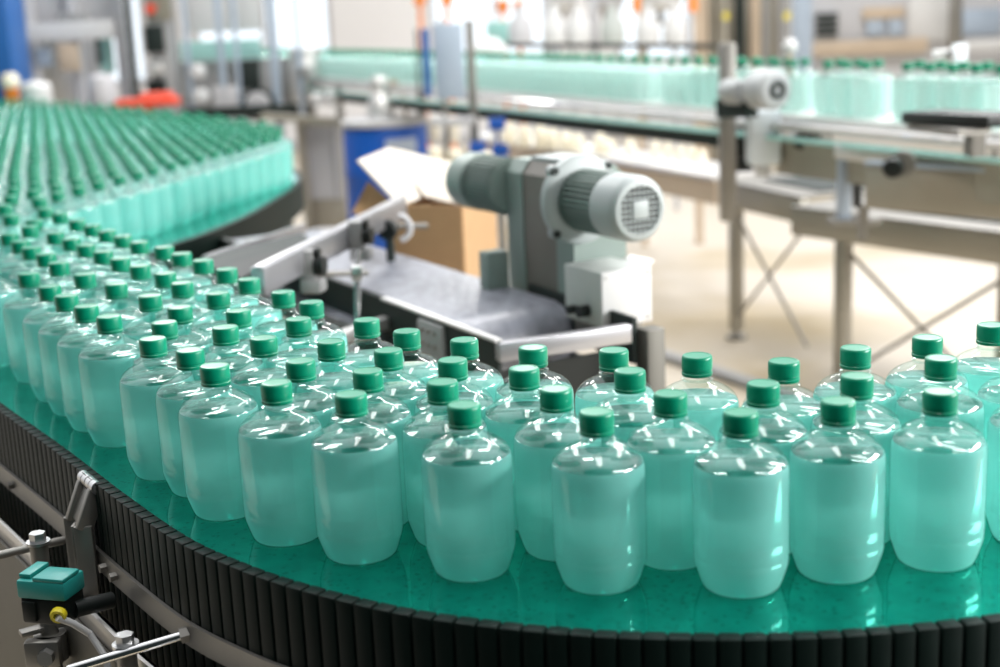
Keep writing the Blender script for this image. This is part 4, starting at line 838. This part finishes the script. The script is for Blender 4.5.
part('knob', lambda bm: lathe(bm, [(0, 0), (.03, .005), (.034, .03), (.02, .05), (0, .05)], 20, qb-UP*.155), M['white'], gbx)
part('hanger', lambda bm: beam(bm, qb+Vector((0, .04, .1)), qb+Vector((.03, .2, .13)), .05, .04), M['dull_steel'], gbx)
gr2 = P(732, 128, 5.7)
one('grey_blue_cover', lambda bm: box(bm, gr2, (.06, .08, .16), bev=.01), M['greyblue'], 'small grey-blue cover left of the white gearbox', 'cover')
qd = P(741, 145, 5.6)
one('black_valve', lambda bm: (box(bm, qd, (.05, .08, .10), bev=.008), box(bm, qd-UP*.08, (.09, .08, .05), bev=.008)), M['black'], 'black valve block left of the white gearbox', 'valve')
for px, py, Y, lb in ((803, 140, 5.3, 'under the bottle row right of the white gearbox'), (894, 167, 4.5, 'on the beige panel at the right')):
    c = P(px, py, Y); d = Vector((-.4, -.9, 0))
    kb = thing('hand_knob', 'black round hand knob %s' % lb, 'knob', tuple(c))
    part('grip', lambda bm: lathe(bm, [(0, 0), (.028, .004), (.034, .015), (.034, .045), (.024, .05), (0, .05)], 24, c+d*.05, axis_q(-d)), M['black'], kb)
    part('collar', lambda bm: lathe(bm, [(0, 0), (.042, 0), (.042, .05), (0, .05)], 24, c+Vector((.03, .02, .005)), axis_q(-d)), M['dull_steel'], kb)
    part('stem', lambda bm: cyl(bm, c-d*.02, c-d*.14, .010, n=12), M['dull_steel'], kb)
# bracket post 840-870
q1 = P(845, 158, 5.05); q2 = P(843, 216, 5.05)
bp_ = thing('bracket_post', 'grey-blue upright bracket with a dark slot on the nearer frame table', 'bracket', (q2.x, 5.05, q2.z))
part('post', lambda bm: beam(bm, (q2.x, 5.05, q2.z-.03), (q1.x, 5.05, q1.z), .05, .045, .004), M['greyblue'], bp_)
part('slot_plate', lambda bm: beam(bm, P(857, 208, 5.12), P(857, 160, 5.12), .07, .02, .004), M['black'], bp_)
part('top_shelf', lambda bm: beam(bm, P(842, 150, 5.0), P(925, 160, 4.75), .10, .05, .004), M['pale_steel'], bp_)
part('foot_plate', lambda bm: box(bm, (q2.x+.04, 5.05, q2.z-.02), (.18, .10, .02)), M['dull_steel'], bp_)
# beige machine side at right
e1_ = P(868, 158, 4.78); e2_ = P(1010, 170, 4.38)
bg = thing('machine_housing', 'beige steel housing along the right edge below the bottles', 'housing', (e1_.x, e1_.y, .8))
part('side_panel', lambda bm: beam(bm, Vector((e1_.x, e1_.y, .975)), Vector((e2_.x, e2_.y, .975)), .03, .15, .004), M['warm_steel'], bg)
part('top_edge', lambda bm: beam(bm, Vector((e1_.x, e1_.y, 1.056)), Vector((e2_.x, e2_.y, 1.056)), .05, .012), M['greyblue'], bg)
part('hanger', lambda bm: beam(bm, Vector((e1_.x, e1_.y+.05, .78)), Vector((e1_.x, e1_.y+.05, .9)), .03, .03), M['dull_steel'], bg)
part('end_post', lambda bm: beam(bm, P(997, 215, 4.45), P(998, 165, 4.45), .06, .04), M['greyblue'], bg)
# dark plate at far right on line
k1 = P(922, 116, 4.35); k2 = P(1010, 120, 4.0)
dk = thing('dark_guide_plate', 'dark horizontal guide plate before the bottles at the far right', 'plate', tuple(k1))
part('plate', lambda bm: beam(bm, k1, k2, .16, .035, .003), M['black'], dk)
part('bracket', lambda bm: beam(bm, k1-UP*.03, k2-UP*.03+Vector((-.1, 0, 0)), .10, .018), M['dull_steel'], dk)
part('support', lambda bm: (box(bm, P(975, 136, 4.2), (.04, .08, .12)),), M['dull_steel'], dk)

# ------------------------------------------------------------------ top band machines
def tank(px, Y, w, m, label):
    c = P(px, 12, Y); r_ = w/2*Y/F
    t = thing('white_tank', label, 'tank', (c.x, Y, c.z))
    part('tank_body', lambda bm: lathe(bm, [(0, 0), (r_*.6, .01), (r_*.92, .05), (r_, .12), (r_, .5), (0, .55)], 32, c), m, t)
    for s in (-.6, .6): part('leg', lambda bm: cyl(bm, (c.x+s*r_, Y, 0), (c.x+s*r_, Y, c.z+.1), .02, n=10), M['palegrey'], t)
    part('outlet', lambda bm: cyl(bm, (c.x, Y, c.z-.10), (c.x, Y, c.z+.02), .03, n=12), M['dull_steel'], t)
tank(561, 11.5, 34, M['white'], 'white round-bottomed tank at the top, left of three')
tank(606, 11.2, 38, M['palegrey'], 'white round-bottomed tank at the top, middle of three')
tank(660, 11.0, 46, M['white'], 'white round-bottomed tank at the top, right of three')
fr = thing('filling_frame', 'pale filling frame with orange and tan posts above the far bottles', 'machine', (P(640, 50, 9.4).x, 9.4, 0))
for xx, m_, w_ in ((640, M['tan'], .04), (697, M['tan'], .05), (545, M['palegrey'], .04), (593, M['palegrey'], .05)):
    a = P(xx, 0, 9.4); part('post', lambda bm: box(bm, (a.x, 9.4, .95), (w_, .05, 1.9)), m_, fr)
for xx in (636, 693):
    a = P(xx, 4, 9.33); part('marker', lambda bm: box(bm, a, (.05, .03, .10)), M['orange'], fr, 'orange marker')
part('crossbeam', lambda bm: beam(bm, P(478, 45, 9.4), P(715, 46, 9.4), .10, .03), M['dark'], fr, 'dark rail')
for xx, m_ in ((521, M['palegrey']), (555, M['white']), (579, M['white']), (613, M['offwhite']), (648, M['white']), (675, M['white'])):
    a = P(xx, 43, 9.2); w_ = .075
    part('filling_head', lambda bm: lathe(bm, [(0, 0), (w_, 0), (w_*1.05, .03), (w_*1.05, .12), (w_*.5, .18), (w_*.4, .24), (0, .24)], 20, a), m_, fr)
panel(fr, 'teal_panel', 486, 22, 526, 44, 9.6, M['glassteal'], .03)
for xx, m_ in ((420, M['orange']), (447, M['orange']), (503, M['orange']), (519, M['orange'])):
    a = P(xx, 5 if xx < 500 else 12, 12.5)
    one('signal_lamp', lambda bm: (lathe(bm, [(0, 0), (.05, 0), (.055, .04), (.04, .10), (0, .11)], 16, a), cyl(bm, (a.x, a.y, 0), a, .02, n=8)), m_, 'small orange signal lamp on a thin stem near the top edge', 'lamp', 'orange signal lamps')
a = P(490, 55, 8.9)
one('white_hood', lambda bm: (lathe(bm, [(0, .11), (.05, .10), (.11, .05), (.12, 0), (0, 0)], 28, a), box(bm, (a.x, a.y, a.z/2), (.03, .03, a.z))), M['white'], 'white domed hood right of the upright grey panel', 'hood')
# group of tan pipes 700-760
pr = thing('pipe_rack', 'rack of tan and grey upright pipes above the drive column', 'pipes', (P(735, 40, 11.6).x, 11.6, 0))
for i, (xx, w_, m_) in enumerate(((703, .05, M['tan']), (712, .04, M['warm_steel']), (722, .07, M['warm_steel']), (740, .06, M['dark']), (755, .055, M['tan']), (766, .04, M['midgrey']), (783, .07, M['midgrey']))):
    a = P(xx, -30, 11.6); part('pipe', lambda bm: cyl(bm, (a.x, 11.6+.02*(i % 2), 0), (a.x, 11.6+.02*(i % 2), 2.0), w_*.75, n=14), m_, pr)
for xx in (726, 787):
    a = P(xx, 16, 11.4); part('yellow_tag', lambda bm: box(bm, a, (.045, .02, .06)), M['yellow'], pr, 'yellow tag')
panel(pr, 'back_plate', 700, -20, 790, 60, 11.9, M['warm_steel'], .02)
t = cab('blue_grey_column', 'blue-grey square column above the distant bottles', 'column', 795, -60, 812, 62, 12.0, .12, M['greyblue'], None, True)
a = P(790, 46, 5.5)
kb = thing('white_knob_post', 'white round knob on a short post above the distant bottles', 'knob', (a.x, 5.5, P(791, 62, 5.5).z))
part('knob', lambda bm: lathe(bm, [(0, -.03), (.02, -.025), (.03, 0), (.02, .025), (0, .03)], 24, a), M['white'], kb)
part('stem', lambda bm: cyl(bm, (a.x, 5.5, ZL-.02), a, .010, n=12), M['tan'], kb)
t = thing('packing_machine', 'pale packing machine with dark vents and blue windows at upper right', 'machine', (P(880, 60, 12.2).x, 12.2, 0))
panel(t, 'frame_panel', 812, -50, 1010, 62, 12.4, M['palegrey'], .05)
panel(t, 'vent', 815, 12, 838, 38, 12.34, M['midgrey'], .03, 'dark vent')
for i in range(4): panel(t, 'vent_slat', 816, 14+6*i, 837, 17+6*i, 12.31, M['dark'], .02)
panel(t, 'window', 866, 18, 884, 36, 12.34, M['greyblue'], .03, 'blue window'); panel(t, 'window', 888, 18, 902, 36, 12.34, M['greyblue'], .03, 'blue window')
panel(t, 'header', 862, 8, 904, 18, 12.33, M['tan'], .03)
panel(t, 'door', 908, -30, 948, 40, 12.34, M['white'], .03, 'white door')
panel(t, 'base_beam', 812, 42, 925, 52, 12.3, M['tan'], .08)
panel(t, 'post', 950, -40, 958, 62, 12.0, M['dull_steel'], .08)
panel(t, 'window', 962, 10, 1000, 34, 12.34, M['greyblue'], .03)
panel(t, 'shelf', 962, 40, 1008, 50, 12.2, M['white'], .1)
part('leg', lambda bm: box(bm, (P(830, 60, 12.4).x, 12.45, .6), (.06, .06, 1.2)), M['dull_steel'], t)
part('leg', lambda bm: box(bm, (P(1000, 60, 12.4).x, 12.45, .6), (.06, .06, 1.2)), M['dull_steel'], t)
t = thing('valve_stand', 'pale upright valve with dark dial near the right-hand bottles', 'valve', (P(957, 62, 5.3).x, 5.3, ZL-.05))
panel(t, 'body', 952, 44, 963, 66, 5.3, M['label'], .05)
panel(t, 'flange', 932, 50, 950, 58, 5.3, M['white'], .06)
part('dial', lambda bm: cyl(bm, P(950, 54, 5.24), P(950, 54, 5.22), .012, n=16), M['black'], t)
part('stem', lambda bm: cyl(bm, P(957, 66, 5.28), Vector((P(957, 66, 5.28).x, 5.28, ZL-.05)), .012, n=10), M['dull_steel'], t)
# floor hose / curb
a = G(640, 345, .03); b = G(830, 410, .03)
one('floor_cable_duct', lambda bm: beam(bm, Vector((a.x, a.y, .02)), Vector((b.x+.3, b.y-.5, .02)), .07, .04, .01), M['midgrey'], 'low grey duct crossing the cream floor behind the bottle row', 'duct')

# ------------------------------------------------------------------ the hall
bm = bm_new(); box(bm, (0, 13.4, -.05), (26, 25, .1)); struct('floor', bm, M['floor'])
WY = 17.5
wins = [(-6.2, -4.2), (-3.6, -1.9), (-.7, .9), (1.6, 3.4), (4.2, 6.2)]
bm = bm_new()
xs = [-13]+[v for w_ in wins for v in w_]+[13]
for i in range(0, len(xs), 2): box(bm, ((xs[i]+xs[i+1])/2, WY+.1, 2.6), (xs[i+1]-xs[i], .2, 5.2))
for a_, b_ in wins: box(bm, ((a_+b_)/2, WY+.1, .45), (b_-a_, .2, .9)); box(bm, ((a_+b_)/2, WY+.1, 4.5), (b_-a_, .2, 1.4))
struct('wall_back', bm, M['wallpaint'])
gm_ = bpy.data.materials.new('window_glass'); gm_.use_nodes = True; nt = gm_.node_tree
for x in list(nt.nodes): nt.nodes.remove(x)
o_ = nt.nodes.new('ShaderNodeOutputMaterial'); tr = nt.nodes.new('ShaderNodeBsdfTransparent'); gl = nt.nodes.new('ShaderNodeBsdfGlossy'); mx = nt.nodes.new('ShaderNodeMixShader')
gl.inputs['Roughness'].default_value = .05; mx.inputs[0].default_value = .08; tr.inputs['Color'].default_value = (.95, .98, 1, 1)
nt.links.new(tr.outputs[0], mx.inputs[1]); nt.links.new(gl.outputs[0], mx.inputs[2]); nt.links.new(mx.outputs[0], o_.inputs[0])
for i, (a_, b_) in enumerate(wins):
    bm = bm_new(); box(bm, ((a_+b_)/2, WY+.12, 2.35), (b_-a_-.08, .01, 2.82)); w_ = struct('window_%d' % (i+1), bm, gm_)
    def f(bm):
        for x_ in (a_+.03, (a_+b_)/2, b_-.03): box(bm, (x_, WY+.08, 2.35), (.06, .08, 2.9))
        for z_ in (.93, 2.0, 3.77): box(bm, ((a_+b_)/2, WY+.08, z_), (b_-a_, .08, .06))
    o = part('window_frame', f, M['palegrey'], w_)
bm = bm_new(); box(bm, (0, WY-.03, .06), (26, .03, .12)); struct('baseboard_back', bm, M['palegrey'])

# ------------------------------------------------------------------ light
w = bpy.data.worlds.new('sky'); bpy.context.scene.world = w; w.use_nodes = True
nt = w.node_tree; bg_ = nt.nodes['Background']
tc = nt.nodes.new('ShaderNodeTexCoord'); cr = nt.nodes.new('ShaderNodeValToRGB')
dt = nt.nodes.new('ShaderNodeVectorMath'); dt.operation = 'DOT_PRODUCT'; dt.inputs[1].default_value = (.30, .80, .52)
mr = nt.nodes.new('ShaderNodeMapRange'); mr.inputs['From Min'].default_value = -1; mr.inputs['From Max'].default_value = 1
nt.links.new(tc.outputs['Generated'], dt.inputs[0]); nt.links.new(dt.outputs['Value'], mr.inputs['Value'])
nt.links.new(mr.outputs['Result'], cr.inputs['Fac']); nt.links.new(cr.outputs['Color'], bg_.inputs['Color'])
cr.color_ramp.elements[0].color = (.012, .016, .016, 1); cr.color_ramp.elements[0].position = .36
cr.color_ramp.elements[1].color = (1.05, 1.07, 1.1, 1); cr.color_ramp.elements[1].position = .86
bg_.inputs['Strength'].default_value = 1.5
def lamp(x, y, z, sx, sy, p, rot=(0, 0, 0), col=(1, .98, .95)):
    l = bpy.data.lights.new('ceiling_or_window_light', 'AREA'); l.shape = 'RECTANGLE'; l.size = sx; l.size_y = sy; l.energy = p; l.color = col
    o = bpy.data.objects.new('ceiling_or_window_light', l); C.objects.link(o); o.location = (x, y, z); o.rotation_euler = rot; return o
for x, y, p_ in ((2.2, 3.8, 40), (-1.6, 4.6, 42), (.2, .9, 40), (2.6, 7.0, 40), (-1.8, 8.2, 90), (3.5, 10.5, 110), (-3, 12, 120), (.5, 14.5, 120)):
    lamp(x, y, 4.6, .5, 2.4, p_)
lamp(5.0, 1.0, 2.45, 3.6, .75, 420, Vector((4.9, -.4, 1.3)).to_track_quat('Z', 'Y').to_euler(), (1, .99, .97))  # unseen side window on the right as key light, not a ceiling lamp
lamp(2.0, 5.6, 4.7, 4.2, .25, 150)
vs = bpy.context.scene.view_settings
vs.view_transform = 'Standard'; vs.look = 'None'; vs.exposure = 0.22; vs.gamma = 1.0; vs.use_curve_mapping = False
cy = bpy.context.scene.cycles
cy.max_bounces = 14; cy.diffuse_bounces = 5; cy.glossy_bounces = 5; cy.transmission_bounces = 10; cy.transparent_max_bounces = 40
cy.sample_clamp_indirect = 8; cy.blur_glossy = .5; cy.caustics_refractive = True
cy.use_denoising = True
